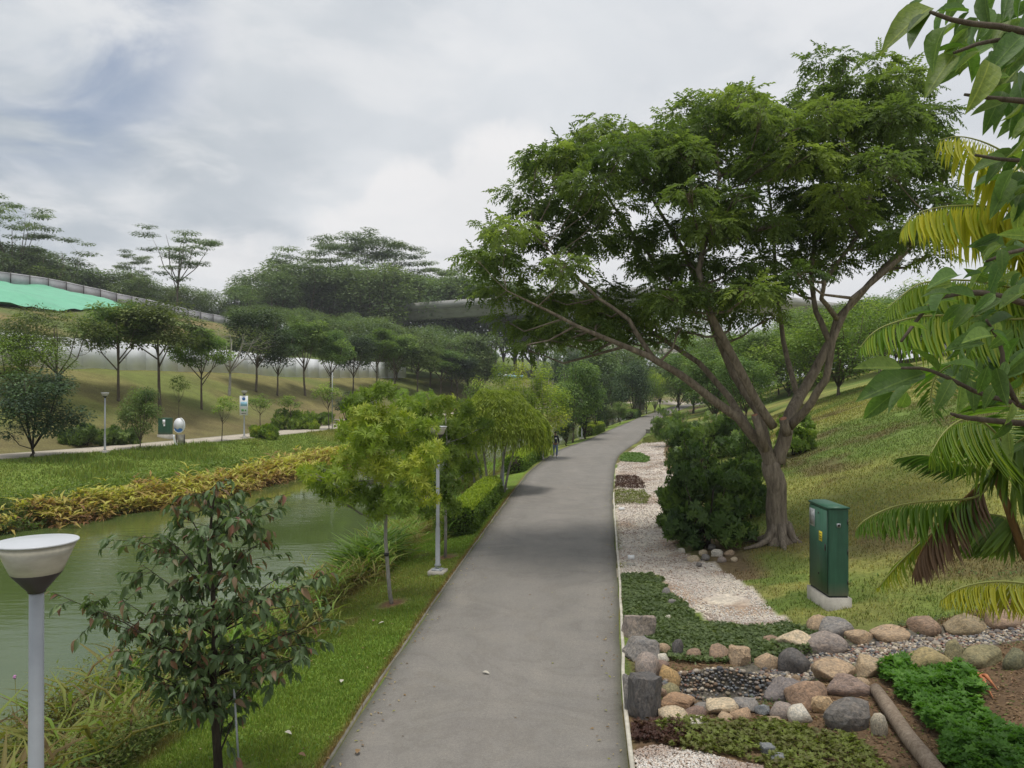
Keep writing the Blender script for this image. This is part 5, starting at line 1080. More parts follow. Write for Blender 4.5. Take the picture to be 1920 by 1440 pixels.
# parked vehicles far off at the foot of the central hill
for i, (px, c_) in enumerate(((926, 'blue'), (946, 'white'), (966, 'skyblue'))):
    d = 200; x = (px - 960) / FPX * d; t = thing('parked_car', ['blue car parked at the left of the three far off', 'white van parked in the middle of the three far off', 'pale blue car parked right of the far white van'][i], 'car', (x, d, gh(x, d)), .1, 'cars parked far off beyond the central lawn')
    MB().box((0, 0, .62), (4.2, 1.75, .75)).build('body', M_[c_], t); MB().box((.1, 0, 1.27), (2.3, 1.6, .56), taper=.8).build('cabin', M_['darkgap'], t); MB().box((.1, 0, 1.57), (1.7, 1.25, .05)).build('roof', M_[c_], t)
    for wx in (-1.3, 1.3):
        for wy in (-.85, .85):
            w_ = MB().lathe([(0, -.1), (.33, -.1), (.33, .1), (0, .1)], 14).build('wheel', M_['black'], t); w_.rotation_euler = (math.pi / 2, 0, 0); w_.location = (wx, wy, .33)

# ------------------------------------------------------------------ person walking on the path
def skin_mesh(name, verts, edges, mat, sub=2, root=0):
    me = bpy.data.meshes.new(name); me.from_pydata([v[:3] for v in verts], edges, []); o = bpy.data.objects.new(name, me); C.objects.link(o)
    o.modifiers.new('skin', 'SKIN'); m = o.modifiers.new('sub', 'SUBSURF'); m.levels = sub; m.render_levels = sub
    for i, v in enumerate(verts): s = me.skin_vertices[0].data[i]; s.radius = (v[3], v[4] if len(v) > 4 else v[3]); s.use_root = (i == root)
    dg = bpy.context.evaluated_depsgraph_get(); nm = bpy.data.meshes.new_from_object(o.evaluated_get(dg)); bpy.data.objects.remove(o); nm.name = name; nm.materials.clear(); nm.materials.append(mat)
    nm.polygons.foreach_set('use_smooth', [True] * len(nm.polygons)); return nm
pp = Vector((2.93, 51.2, .03)); PE = thing('person', 'person in dark navy jacket and faded jeans walking on the left of the path', 'person', tuple(pp), R_(8))
body = [(0, 0, .93, .10, .12), (0, 0, 1.12, .10, .13), (0, .01, 1.32, .11, .16), (0, .01, 1.44, .07, .10), (0, 0, 1.51, .05), (0, -.015, 1.60, .075, .085), (0, -.01, 1.67, .07, .085),
 (.17, .01, 1.40, .05), (.22, .02, 1.15, .042), (.20, -.12, .95, .034), (.19, -.19, .90, .035), (-.17, .01, 1.40, .05), (-.23, .03, 1.15, .042), (-.21, -.10, .94, .034), (-.20, -.16, .89, .035),
 (.09, 0, .86, .085), (.10, -.06, .50, .06), (.10, .05, .09, .042), (.10, -.10, .05, .04), (-.09, 0, .86, .085), (-.10, .08, .50, .06), (-.10, .20, .12, .042), (-.10, .09, .06, .04)]
be = [(0, 1), (1, 2), (2, 3), (3, 4), (4, 5), (5, 6), (3, 7), (7, 8), (8, 9), (9, 10), (3, 11), (11, 12), (12, 13), (13, 14), (0, 15), (15, 16), (16, 17), (17, 18), (0, 19), (19, 20), (20, 21), (21, 22)]
link('body', skin_mesh('body', body, be, M_['skin']), PE)
jk = [(0, 0, .92, .145, .16), (0, 0, 1.12, .135, .16), (0, .01, 1.32, .14, .19), (0, .01, 1.43, .09, .13), (0, 0, 1.475, .068), (.18, .01, 1.40, .072), (.235, .02, 1.15, .062), (.21, -.11, .97, .05), (-.18, .01, 1.40, .072), (-.245, .03, 1.15, .062), (-.22, -.09, .96, .05)]
link('jacket', skin_mesh('jacket', jk, [(0, 1), (1, 2), (2, 3), (3, 4), (3, 5), (5, 6), (6, 7), (3, 8), (8, 9), (9, 10)], M_['navy']), PE)
MB().box((.0, -.162, 1.30), (.14, .01, .10)).build('chest_print', M_['panelwhite'], PE)
jn = [(0, 0, .95, .125, .15), (.09, 0, .84, .11), (.10, -.06, .50, .078), (.10, .045, .12, .066), (-.09, 0, .84, .11), (-.10, .08, .50, .078), (-.10, .195, .15, .066)]
link('jeans', skin_mesh('jeans', jn, [(0, 1), (1, 2), (2, 3), (0, 4), (4, 5), (5, 6)], M_['jeans']), PE)
for sx, y0, z0 in ((.10, .05, .05), (-.10, .20, .07)): link('shoe', skin_mesh('shoe', [(sx, y0 + .03, z0, .05), (sx, y0 - .08, z0 - .01, .05), (sx, y0 - .19, z0 - .015, .04)], [(0, 1), (1, 2)], M_['white']), PE)
link('hair', skin_mesh('hair', [(0, .03, 1.62, .08, .09), (0, .02, 1.70, .085, .095), (0, -.03, 1.73, .06, .075)], [(0, 1), (1, 2)], M_['hair']), PE)
for sx in (-.03, .03): MB().box((sx, -.098, 1.635), (.022, .01, .010)).build('eye', M_['black'], PE)
MB().box((0, -.105, 1.605), (.02, .02, .035), taper=.5).build('nose', M_['skin'], PE); MB().box((0, -.098, 1.573), (.04, .008, .008)).build('mouth', M_['cut'], PE)

# ------------------------------------------------------------------ boulders round the creek
def rock_me(seed, ang=.5, sub=2):
    bm = bmesh.new(); r = random.Random(seed)
    if ang >= .8:
        bmesh.ops.create_cube(bm, size=1.7); bmesh.ops.bevel(bm, geom=bm.edges[:], offset=.14, segments=1, affect='EDGES'); bmesh.ops.subdivide_edges(bm, edges=bm.edges[:], cuts=3, use_grid_fill=True)
        for v in bm.verts: v.co = v.co * .86 + v.co.normalized() * .12
    else: bmesh.ops.create_icosphere(bm, subdivisions=sub, radius=1)
    pl = [(Vector((r.gauss(0, 1), r.gauss(0, 1), r.gauss(0, .8))).normalized(), r.uniform(.55, .88)) for _ in range(int(6 + 10 * ang) if ang < .8 else 7)]
    f1 = [Vector((r.uniform(-9, 9),) * 3) for _ in range(2)]
    from mathutils import noise as mn
    for v in bm.verts:
        c = v.co.copy()
        for n_, o_ in pl:
            q_ = c.dot(n_) - o_
            if q_ > 0: c -= n_ * q_ * (.98 if ang > .4 else .88)
        c *= 1 + .16 * mn.noise(c * 1.3 + f1[0]) + .06 * mn.noise(c * 3.5 + f1[1]); v.co = c
    for f in bm.faces: f.smooth = True
    me = bpy.data.meshes.new('boulder'); bm.to_mesh(me); me.materials.append(M_['rock'])
    if ang > .6:
        for p_ in me.polygons: p_.use_smooth = False
    return me
TAN, BRN, GRY, DGR, CRM, PNK, MOS, WHT, RED, BLU = (.37, .28, .19), (.27, .195, .14), (.22, .21, .20), (.115, .110, .108), (.50, .42, .30), (.29, .25, .225), (.23, .21, .12), (.56, .53, .46), (.23, .165, .135), (.20, .215, .225)
RK = [(1192, 1175, 54, 58, PNK, .8, 'squared pinkish grey slab at the top of the stack beside the path kerb'), (1197, 1222, 60, 48, GRY, .8, 'grey slab with a flat bluish top below the pinkish one'), (1206, 1256, 54, 52, PNK, .6, 'rusty purple slab leaning on the large dark boulder'), (1205, 1312, 62, 100, DGR, .8, 'largest boulder, nearly black with pale veins, at the corner by the kerb'), (1179, 1306, 28, 90, GRY, .8, 'thin upright grey slab wedged between the kerb and the black boulder'),
 (1243, 1219, 30, 27, TAN, .3, 'small tan oval stone right of the bluish slab'), (1242, 1234, 25, 18, WHT, .3, 'whitish pink stone tucked beneath the small tan oval'), (1243, 1248, 24, 16, RED, .4, 'small red brown stone above the smooth yellow one'), (1254, 1272, 44, 40, (.42, .29, .14), .2, 'smooth yellow-tan boulder on the left rim of the pool'), (1259, 1296, 32, 24, MOS, .3, 'olive stone under the smooth yellow-tan boulder'), (1241, 1300, 18, 28, BRN, .4, 'narrow brown stone beside the black boulder'),
 (1273, 1318, 62, 28, (.33, .22, .14), .7, 'long orange-brown split stone at the pool front left'), (1319, 1324, 34, 14, GRY, .5, 'flat grey stone at the middle of the pool front'), (1264, 1342, 50, 28, CRM, .4, 'cream and tan cobble in front of the orange-brown stone'), (1306, 1339, 44, 24, RED, .5, 'dull red-brown block in the front rim'), (1305, 1356, 46, 15, WHT, .3, 'pale stone half buried in the front plants'), (1355, 1329, 56, 26, CRM, .8, 'peaked cream stone at the centre of the front rim'), (1361, 1346, 36, 16, TAN, .5, 'tan stone wedged below the peaked cream one'),
 (1395, 1341, 44, 24, (.38, .27, .18), .4, 'orange-tan rounded stone right of the peaked cream one'), (1405, 1325, 56, 22, GRY, .7, 'long grey wedge behind the orange-tan stone'), (1433, 1332, 32, 22, BLU, .7, 'angular blue-grey stone in the front rim'), (1269, 1217, 21, 44, DGR, .4, 'upright dark grey stone at the back of the pool'), (1303, 1229, 28, 27, BRN, .5, 'small brown stone among plants at the pool back'), (1348, 1227, 42, 34, BRN, .3, 'rounded brown boulder at the middle of the pool back'), (1389, 1233, 38, 40, TAN, .8, 'angular tan stone with a sharp edge at the pool back'),
 (1443, 1243, 46, 35, TAN, .4, 'tan stone draped with plants at the right of the pool back'), (1446, 1201, 34, 14, BRN, .3, 'low brown stone sunk in the ground cover'), (1493, 1202, 56, 32, CRM, .2, 'large smooth cream boulder behind the dark grey one'), (1493, 1247, 56, 48, DGR, .2, 'smooth dark grey boulder where creek meets pool'), (1494, 1272, 15, 15, TAN, .3, 'tiny tan stone at the foot of the dark grey boulder'), (1467, 1333, 38, 36, PNK, .3, 'egg shaped pinkish grey stone in the right front rim'), (1507, 1343, 46, 33, WHT, .5, 'whitish angular stone in front of the big brown boulder'), (1451, 1353, 34, 13, TAN, .3, 'tan stone sunk in plants near the egg shaped one'),
 (1470, 1298, 72, 40, (.20, .18, .175), .5, 'sloping purple-grey slab on the right of the pool'), (1520, 1306, 72, 54, (.30, .21, .15), .2, 'big brown boulder at the right end of the pool'), (1541, 1174, 42, 36, TAN, .2, 'rounded tan stone just below the cabinet plinth'), (1572, 1182, 68, 34, GRY, .3, 'wide grey boulder just right of the cabinet plinth'), (1554, 1211, 66, 38, PNK, .2, 'pink-tan boulder at the narrow start of the creek'), (1612, 1197, 54, 28, TAN, .3, 'tan oval stone on the upper side of the creek'), (1676, 1192, 68, 29, TAN, .4, 'long flat-topped tan stone on the upper side of the creek'), (1738, 1178, 60, 32, BRN, .3, 'brown domed stone half way up the creek'), (1819, 1175, 76, 32, (.27, .22, .14), .3, 'wide low olive-tan stone near the upper end of the creek'), (1892, 1163, 72, 34, BRN, .3, 'long brown stone at the top right end of the creek'),
 (1569, 1262, 70, 44, TAN, .2, 'large smooth tan boulder on the lower side of the creek'), (1630, 1253, 54, 42, (.38, .30, .20), .5, 'squared tan block left of the fern patch'), (1687, 1242, 50, 34, (.36, .29, .18), .5, 'tan block with fern growing against it'), (1747, 1245, 74, 46, (.30, .25, .13), .3, 'large olive boulder above the fern patch'), (1795, 1231, 40, 56, MOS, .6, 'upright mossy block between two larger mossy stones'), (1847, 1233, 72, 44, MOS, .5, 'wide dark mossy block under the palm'), (1908, 1237, 46, 44, (.15, .15, .09), .4, 'dim mossy stone at the right edge under the frond'),
 (1596, 1293, 74, 36, (.25, .19, .16), .5, 'rough purple-red boulder behind the grey stump-like one'), (1618, 1281, 30, 18, TAN, .4, 'small tan stone at the head of the log'), (1546, 1321, 44, 40, (.45, .33, .20), .7, 'pale tan wedge leaning on the big brown boulder'), (1594, 1342, 84, 66, (.16, .15, .14), .7, 'massive dark grey squared boulder beside the log'), (1651, 1362, 34, 46, (.42, .38, .30), .6, 'rough pale stone between the massive grey boulder and the log'), (1441, 1406, 26, 22, BLU, .9, 'small blue-grey wedge in the foreground plants'), (1462, 1424, 30, 14, BLU, .6, 'flat blue-grey stone lying near the bottom edge'),
 (1250, 1112, 16, 20, GRY, .5, 'small grey edging stone along the curved plant bed'), (1261, 1130, 16, 14, GRY, .4, 'second small grey edging stone further down the curved bed'), (1254, 1160, 16, 10, WHT, .4, 'little white stone in the green ground cover')]
for i, (px, py, w_, h, col, ang, lb) in enumerate(RK):
    b = ghit(px + (7 if px < 1212 else 0), py + h * .34); d = b.y; k = d / FPX; r = random.Random(400 + i)
    o = link('boulder', rock_me(400 + i, ang, 3 if max(w_, h) > 50 else 2)); hz = h * k * .60; o.scale = (w_ * k * .61, max(.06, w_ * k * r.uniform(.44, .58)), hz * 1.1)
    o.location = (b.x, b.y + o.scale[1] * .5, b.z + hz * .33); o.rotation_euler = (r.uniform(-.12, .12), r.uniform(-.12, .12), r.uniform(-.25, .25)); o.color = (*[c_ * 1.08 for c_ in col], 1); o['label'] = lb; o['category'] = 'boulder'; o['group'] = 'boulders round the stone creek and pool'
hp = [(1300, 1052, 26), (1322, 1050, 22), (1345, 1042, 26), (1366, 1041, 22), (1352, 1053, 20), (1318, 1040, 20), (1334, 1030, 20), (1278, 1036, 16), (1268, 1018, 14), (1262, 1002, 14), (1376, 1052, 16), (1310, 1062, 14)]
for i, (px, py, w_) in enumerate(hp):
    b = ghit(px, py); k = b.y / FPX; o = link('heaped_stone', rock_me(480 + i % 5, .5)); o.scale = (w_ * k * .55, w_ * k * .5, w_ * k * .38); o.location = (b.x, b.y, b.z + .04); o.rotation_euler = (0, 0, i * 1.3); o.color = (*[CRM, GRY, WHT, TAN, PNK][i % 5], 1)
    o['label'] = 'fist-sized stone in the loose heap at the foot of the largest shrub'; o['category'] = 'stone'; o['group'] = 'loose stone heap under the shrub'
# creek bed: mortar and set pebbles
CK = thing('creek_bed', 'dry creek bed and round pool set with small multicoloured pebbles', 'creek bed', tuple(POOL)); o_ = Vector(CK.location)
q = np.random.default_rng(55); n = 160000; x = q.uniform(POOL.x - 1.3, 12.5, n); y = q.uniform(POOL.y - .9, 17.5, n)
k = (creek_dist(x, y) < .40) | (pool_r(x, y) < 1.04); k &= (x < .70 * y + .6); x, y = x[k], y[k]
zc_ = height(x, y) + 5; keep = []; cell = {}
for i in range(len(x)):
    c = (int(x[i] / .050), int(y[i] / .046), int(zc_[i] / .045))
    if c in cell: continue
    cell[c] = i; keep.append(i)
x, y = x[keep], y[keep]; s = q.uniform(.024, .036, len(x)) * np.where(q.random(len(x)) < .06, 1.7, 1); z = height(x, y) + s * .25 + .014
pc = np.array([(.42, .38, .32), (.22, .20, .19), (.30, .22, .16), (.55, .50, .42), (.13, .13, .14), (.26, .15, .12), (.34, .30, .22), (.20, .22, .24)]) * .95
ci = q.choice(8, len(x), p=[.2, .17, .14, .13, .12, .06, .10, .08]); inpool = pool_r(x, y) < 1.0; ci = np.where(inpool & (q.random(len(x)) < .55), q.choice([1, 4, 7, 2], len(x)), ci)
bm = bmesh.new(); bmesh.ops.create_uvsphere(bm, u_segments=7, v_segments=4, radius=1); bmesh.ops.scale(bm, vec=(1.1, .9, .65), verts=bm.verts)
for f in bm.faces: f.smooth = True
pm = bpy.data.meshes.new('pebble'); bm.to_mesh(pm); pm.materials.append(M_['pebble']); bm.free()
order = np.argsort(y - s * 60); 
for i in order[:300]:
    o = bpy.data.objects.new('pebble', pm); C.objects.link(o); o.parent = CK; o.location = (x[i] - o_.x, y[i] - o_.y, z[i] - o_.z); o.scale = (s[i],) * 3; o.rotation_euler = (0, 0, q.uniform(0, 6)); o.color = (*(pc[ci[i]] * q.uniform(.8, 1.2)), 1)
pv = np.array([v.co for v in pm.vertices]); pf4 = np.array([list(p_.vertices) for p_ in pm.polygons if len(p_.vertices) == 4]); pf3 = np.array([list(p_.vertices) for p_ in pm.polygons if len(p_.vertices) == 3])
rest = order[300:]; an = q.uniform(0, 6.28, len(rest)); Rm = np.zeros((len(rest), 3, 3)); Rm[:, 0, 0] = np.cos(an); Rm[:, 0, 1] = -np.sin(an); Rm[:, 1, 0] = np.sin(an); Rm[:, 1, 1] = np.cos(an); Rm[:, 2, 2] = 1
P3 = np.stack([x[rest] - o_.x, y[rest] - o_.y, z[rest] - o_.z], 1); V, F4, _ = scatter(pv, pf4, P3, Rm, s[rest], np.zeros(len(rest))); F3 = (pf3[None] + (np.arange(len(rest)) * len(pv))[:, None, None]).reshape(-1, 3)
cc = pc[ci[rest]] * q.uniform(.8, 1.2, (len(rest), 1)); link('pebbles', mesh('pebbles', V, [F4, F3], M_['pebble_mass'], {'col': np.repeat(cc, len(pv), 0)}, True), CK, kind='stuff')
# white gravel
ov = np.array([[1, 0, 0], [0, 1, 0], [-1, 0, 0], [0, -1, 0], [0, 0, .7], [0, 0, -.6]]) ; of = np.array([[0, 1, 4], [1, 2, 4], [2, 3, 4], [3, 0, 4], [1, 0, 5], [2, 1, 5], [3, 2, 5], [0, 3, 5]])
gx = []; gy = []
for g, n, lim in ((GRAVEL[0], 90000, None), (GRAVEL[1], 14000, None)):
    a = np.array(g); yy = a[:, 1].min() + (a[:, 1].max() - a[:, 1].min()) * q.random(n) ** 1.8; xx = q.uniform(a[:, 0].min(), a[:, 0].max(), n); k = inpoly(xx + (vnoise(xx, yy, .3, 3) - .5) * .2, yy + (vnoise(xx, yy, .3, 4) - .5) * .2, g) & (fbm(xx, yy, 1.2, 66) > .3); gx.append(xx[k]); gy.append(yy[k])
x, y = np.concatenate(gx), np.concatenate(gy); k = (x > PR(y) + .1); x, y = x[k], y[k]; n = len(x); s = q.uniform(.010, .020, n) * (1 + y / 40); z = height(x, y) + s * .3
gc = np.array([(.66, .63, .58), (.58, .50, .44), (.72, .70, .67), (.45, .36, .30), (.30, .22, .17)])[q.choice(5, n, p=[.36, .22, .30, .08, .04])] * q.uniform(.95, 1.2, (n, 1))
br = sstep(fbm(x, y, .9, 91), .5, .68)[:, None] * .55; gc = gc * (1 - br) + np.array([[.27, .17, .12]]) * br
V, F, _ = scatter(ov, of, np.stack([x, y, z], 1), rotmats(unit(n, q) * [1, 1, .2], np.array([[0, 0, 1.]]) + unit(n, q) * .4), s, np.zeros(n))
o = link('gravel', mesh('gravel', V, F, M_['gravel'], {'col': np.repeat(gc, 6, 0)}), kind='stuff', category='gravel'); o['label'] = 'white and pinkish gravel laid along the right of the path'
# low planted covers
CT = T_tuft(6, .5, .55, .3)
LBc = {'green': 'mat of small grey-green leaves between the gravel and the pool', 'olive': 'patches of olive and yellowish creeping plants', 'lime': 'small green cushion of plants on the far gravel', 'red': 'dark reddish creeping plants beside the kerb', 'fern': 'bright green ferny plants spreading beside the log'}
for kk, ps in COVER.items():
    xs = []; ys = []
    for g in ps:
        a = np.array(g); ar = (a[:, 0].max() - a[:, 0].min()) * (a[:, 1].max() - a[:, 1].min()); dn = {'fern': 1100, 'green': 1200}.get(kk, 1000) * (1 if a[:, 1].min() < 20 else .3); n = int(ar * dn)
        xx = q.uniform(a[:, 0].min(), a[:, 0].max(), n); yy = q.uniform(a[:, 1].min(), a[:, 1].max(), n); k = inpoly(xx + (vnoise(xx, yy, .35, 13) - .5) * .3, yy + (vnoise(xx, yy, .35, 14) - .5) * .3, g); xs.append(xx[k]); ys.append(yy[k])
    x, y = np.concatenate(xs), np.concatenate(ys); dmin = creek_dist(x, y); k = (x > PR(y) + .09) & (dmin > .42) & (pool_r(x, y) > 1.06); 
    if kk == 'fern': k &= fbm(x, y, .5, 15) > .30
    if kk == 'olive': k &= fbm(x, y, .3, 17) > .33
    x, y = x[k], y[k]; n = len(x); mound = fbm(x, y, .5, 16); hh = (.03 + .10 * mound if kk != 'fern' else .05 + .30 * mound); z = height(x, y) + hh * q.uniform(.3, 1, n)
    dr = unit(n, q) * .6; dr[:, 2] = np.abs(dr[:, 2]) + .6
    tint = np.clip(.45 + (vnoise(x, y, .25, 18) - .5) * .5 + q.normal(0, .15, n), 0, 1)
    V, F, a = scatter(CT[0], CT[1], np.stack([x, y, z], 1), rotmats(dr, unit(n, q)), {'fern': .085}.get(kk, .045) * q.uniform(.7, 1.3, n) * (1 if y.min() < 20 else 1.6), tint)
    o = link('ground_cover', mesh('ground_cover', V, F, M_['cover' if kk == 'green' else kk], {'tint': a}), kind='stuff', category='ground cover'); o['label'] = LBc[kk]
# bark mulch and litter in the near right bed
n = 16000; y = q.uniform(9, 13.6, n); x = q.uniform(2, 10, n); k = (x < .70 * y) & (x > PR(y) + .1) & (creek_dist(x, y) > .6) & (pool_r(x, y) > 1.1) & ~inpoly(x, y, GRAVEL[1]); x, y = x[k], y[k]; n = len(x)
lt, lf = T_leaf(.4, .1); V, F, _ = scatter(lt, lf, np.stack([x, y, height(x, y) + .012], 1), rotmats(unit(n, q) * [1, 1, .25], np.array([[0, 0, 1.]]) + unit(n, q) * .4), q.uniform(.03, .08, n), np.zeros(n))
gc = np.array([(.22, .13, .08), (.32, .22, .13), (.12, .08, .05), (.14, .17, .05)])[q.choice(4, n, p=[.35, .25, .25, .15])] * q.uniform(.7, 1.2, (n, 1))
o = link('leaf_litter', mesh('leaf_litter', V, F, M_['blade'], {'col': np.repeat(gc, 4, 0)}), kind='stuff', category='leaf litter'); o['label'] = 'brown fallen leaves and bark scattered over the near right bed'
lg = [ghit(1640, 1303), ghit(1662, 1335), ghit(1700, 1392), ghit(1738, 1440), ghit(1790, 1510)]; MB().tube([p + Vector((0, 0, .085)) for p in lg], [.085, .098, .10, .105, .11], 12).build('log', M_['log'], None, True, label='long pale log edging the fern bed at the lower right', category='log')
for i, (a, b_) in enumerate((((1815, 1262), (1850, 1300)), ((1822, 1268), (1868, 1296)), ((1818, 1265), (1860, 1312)))):
    A, B = ghit(*a), ghit(*b_); MB().tube([A + Vector((0, 0, .04)), A.lerp(B, .5) + Vector((.02, 0, .12)), B + Vector((0, 0, .03))], [.012, .03, .006], 6).build('fallen_sheath', M_['deadwood'], None, True, label='orange-brown dry palm sheath lying on the leaf litter', category='palm sheath', group='dry palm sheaths in the litter')
for i, (px, py) in enumerate([(528, 1237), (588, 1245), (535, 1378), (700, 1170), (722, 1172), (560, 1420), (640, 1285), (246, 1405), (905, 1265), (670, 1420)]):
    b = ghit(px, py); V, F = T_blade(.5, .25, .12, 4); o = link('fallen_leaf', mesh('fallen_leaf', V * .13, F, M_['deadpalm'] if i % 2 else M_['kerb'], {'tint': np.full(len(V), .8)}), None, (b.x, b.y, b.z + .055)); o.rotation_euler = (.2, .1, i * 2.1)
    o['label'] = 'dry curled leaf lying on the mown verge or path'; o['category'] = 'fallen leaf'; o['group'] = 'dry fallen leaves'

# ------------------------------------------------------------------ near left tree with drooping leaves
b = Vector((-3.62, 9.45, gh(-3.62, 9.45))); dY = 9.45; k_ = dY / FPX; S = lambda px, py, dd=0: P(px, py, dY + dd)
HT = thing('small_tree', 'small tree with drooping dark and reddish leaves at the lower left beside the lake', 'tree', tuple(b)); o_ = b
m = MB(); r = random.Random(12); node = []
tk = [(412, 1475), (410, 1420), (404, 1340), (401, 1270), (404, 1190), (400, 1110), (392, 1030), (398, 960), (405, 915)]; tr_ = [.062, .055, .048, .042, .036, .030, .022, .014, .007]
tp = [S(*p) - o_ for p in tk]; m.tube(tp, tr_, 10)
tips = [(190, 1160), (225, 1120), (100, 1110), (160, 1130), (250, 1010), (300, 1000), (270, 1060), (330, 950), (380, 925), (440, 930), (500, 935), (515, 960), (500, 1010), (470, 980), (560, 1060), (600, 1080), (590, 1130), (620, 1160), (600, 1200), (560, 1230), (520, 1250), (540, 1180), (480, 1270), (430, 1290), (380, 1310), (320, 1330), (300, 1280), (250, 1250), (215, 1220), (330, 1220), (230, 1180), (280, 1150), (450, 1200), (480, 1120), (440, 1080), (350, 1080), (320, 1120), (410, 1000), (360, 1000), (430, 1140), (370, 1170), (500, 1210), (290, 1210), (350, 1270), (465, 1050), (530, 1110)]
lb_, ld_ = [], []
for i, (px, py) in enumerate(tips):
    dd = r.uniform(-.85, .85) * (1 - .5 * abs(px - 400) / 300); e = S(px, py, dd) - o_; zz = e.z - .25 - .35 * (e - Vector((0, 0, e.z))).length
    j = min(range(len(tp)), key=lambda q_: abs(tp[q_].z - zz)); a = tp[j]; mid = a.lerp(e, .55) + Vector((0, 0, .10)); m.tube([a, mid, e], [min(.014, tr_[j] * .35), .007, .003], 5, cap=False)
    for s_ in range(10):
        t = r.uniform(.22, .98); c = (a.lerp(mid, t * 2) if t < .5 else mid.lerp(e, t * 2 - 1)); f = c + Vector((r.gauss(0, .24), r.gauss(0, .26), r.uniform(-.18, .20))); m.tube([c, f], [.004, .002], 3, cap=False)
        for _ in range(8): lb_.append(c.lerp(f, r.uniform(.3, 1.05))); ld_.append(Vector((r.gauss(0, .5), r.gauss(0, .5), r.uniform(-1.1, -.1))) + (f - c) * 1.5)
    for _ in range(8): lb_.append(mid.lerp(e, r.uniform(.4, 1.03))); ld_.append(Vector((r.gauss(0, .5), r.gauss(0, .5), r.uniform(-1.0, .05))) + (e - mid) * .8)
m.build('trunk', M_['darkbark'], HT, True)
LT = [mesh('leaf', *[(V * 1.0) if i == 0 else V for i, V in enumerate(T_blade(.40 + .04 * v_, .30 + .12 * v_, .10, 4))], M_['hero'], {'tint': np.full(15, tt_)}, True) for v_, tt_ in ((0, .15), (1, .35), (2, .55), (0, .7), (1, .95))]
n = len(lb_); pos = np.array([tuple(v_) for v_ in lb_]); dr = np.array([tuple(v_) for v_ in ld_]); R = rotmats(dr, np.array([[0, 0, 1.]]) + unit(n, q) * .7); sz = q.uniform(.09, .175, n); kd = q.choice(5, n, p=[.25, .26, .21, .13, .15])
od = np.argsort(-sz / (pos[:, 1] + b.y))
for i in od[:300]:
    o = bpy.data.objects.new('leaf', LT[kd[i]]); C.objects.link(o); o.parent = HT; M4 = Matrix([list(R[i][0]) + [pos[i][0]], list(R[i][1]) + [pos[i][1]], list(R[i][2]) + [pos[i][2]], [0, 0, 0, 1]]); o.matrix_local = M4 @ Matrix.Scale(float(sz[i]), 4)
T = T_blade(.42, .38, .10, 3); ii = od[300:]; V, F, a = scatter(T[0], T[1], pos[ii], R[ii], sz[ii], np.array([.15, .35, .55, .7, .95])[kd[ii]] + q.normal(0, .06, len(ii))); link('foliage', mesh('foliage', V, F, M_['hero'], {'tint': np.clip(a, 0, 1)}, True), HT, kind='stuff')
p0, p1 = S(452, 1475, -.1), S(440, 1290, -.1); MB().tube([p0, p1], .014, 8).build('stake', M_['pole'], None, True, label='thin grey stake standing right of the dark-leaved tree', category='stake')

# ------------------------------------------------------------------ palms on the right
def frond(parent, o, pts, ll, spread, down, tint, mat='palm', n=34, w_=.075, t0=.12, seed=0, rr=.016, fwd=.35):
    r = np.random.default_rng(seed); p = smooth_pts([v_ - o for v_ in pts], 2); L = np.array([0] + [(b_ - a).length for a, b_ in zip(p[:-1], p[1:])]).cumsum(); A = np.array([tuple(v_) for v_ in p])
    t = np.repeat(t0 + (1 - t0) * (np.arange(n) + .5) / n, 2); sd = np.tile([-1, 1], n); q_ = t * L[-1]; pos = np.stack([np.interp(q_, L, A[:, i]) for i in range(3)], 1); e = np.stack([np.interp(np.minimum(q_ + .02, L[-1]), L, A[:, i]) - np.interp(np.maximum(q_ - .02, 0), L, A[:, i]) for i in range(3)], 1)
    tg = e / np.linalg.norm(e, axis=1, keepdims=True); side = np.cross(tg, [[0, 0, 1.]]); side /= np.maximum(np.linalg.norm(side, axis=1, keepdims=True), 1e-6)
    d = tg * fwd + side * (sd * spread)[:, None] + np.array([[0, 0, -down]]) + r.normal(0, .07, (2 * n, 3)); lens = ll * 1.3 * np.sin(np.pi * np.clip(.18 + .80 * t, 0, 1)) ** .6 * r.uniform(.88, 1.1, 2 * n)
    T = T_blade(w_, .22, .02, 4); tn = np.clip(tint + r.normal(0, .10, 2 * n), 0, 1); V, F, a = scatter(T[0], T[1], pos, rotmats(d, side * 1.0 + np.array([[0, 0, .5]])), lens, tn)
    f = link('frond', mesh('frond', V, F, M_[mat], {'tint': a}, True), parent); MB().tube(p, list(np.linspace(rr, .003, len(p))), 6).build('rachis', M_['palmstem'] if mat != 'palm' else M_['palmrib'], f, True)
M_['palmrib'] = plain('palm_rib', (.22, .24, .06), .5)
dp = 8.0; c = P(1862, 885, dp); gb = Vector((c.x + 1.1, dp + .1, gh(c.x + 1.1, dp + .1))); PM = thing('palm', 'feather palm low at the right edge with green, yellow and one dead brown frond', 'palm', tuple(gb)); o_ = gb
MB().tube([Vector((0, 0, -.1)), P(1985, 1150, dp) - o_, P(1915, 1030, dp) - o_, P(1885, 940, dp) - o_, P(1862, 885, dp) - o_], [.06, .05, .045, .04, .035], 9).build('stem', M_['palmstem'], PM, True)
MB().tube([Vector((.25, .2, -.1)), P(1990, 1100, dp + .3) - o_, P(1950, 980, dp + .3) - o_, P(1925, 900, dp + .3) - o_], [.05, .045, .04, .03], 9).build('stem', M_['palmstem'], PM, True)
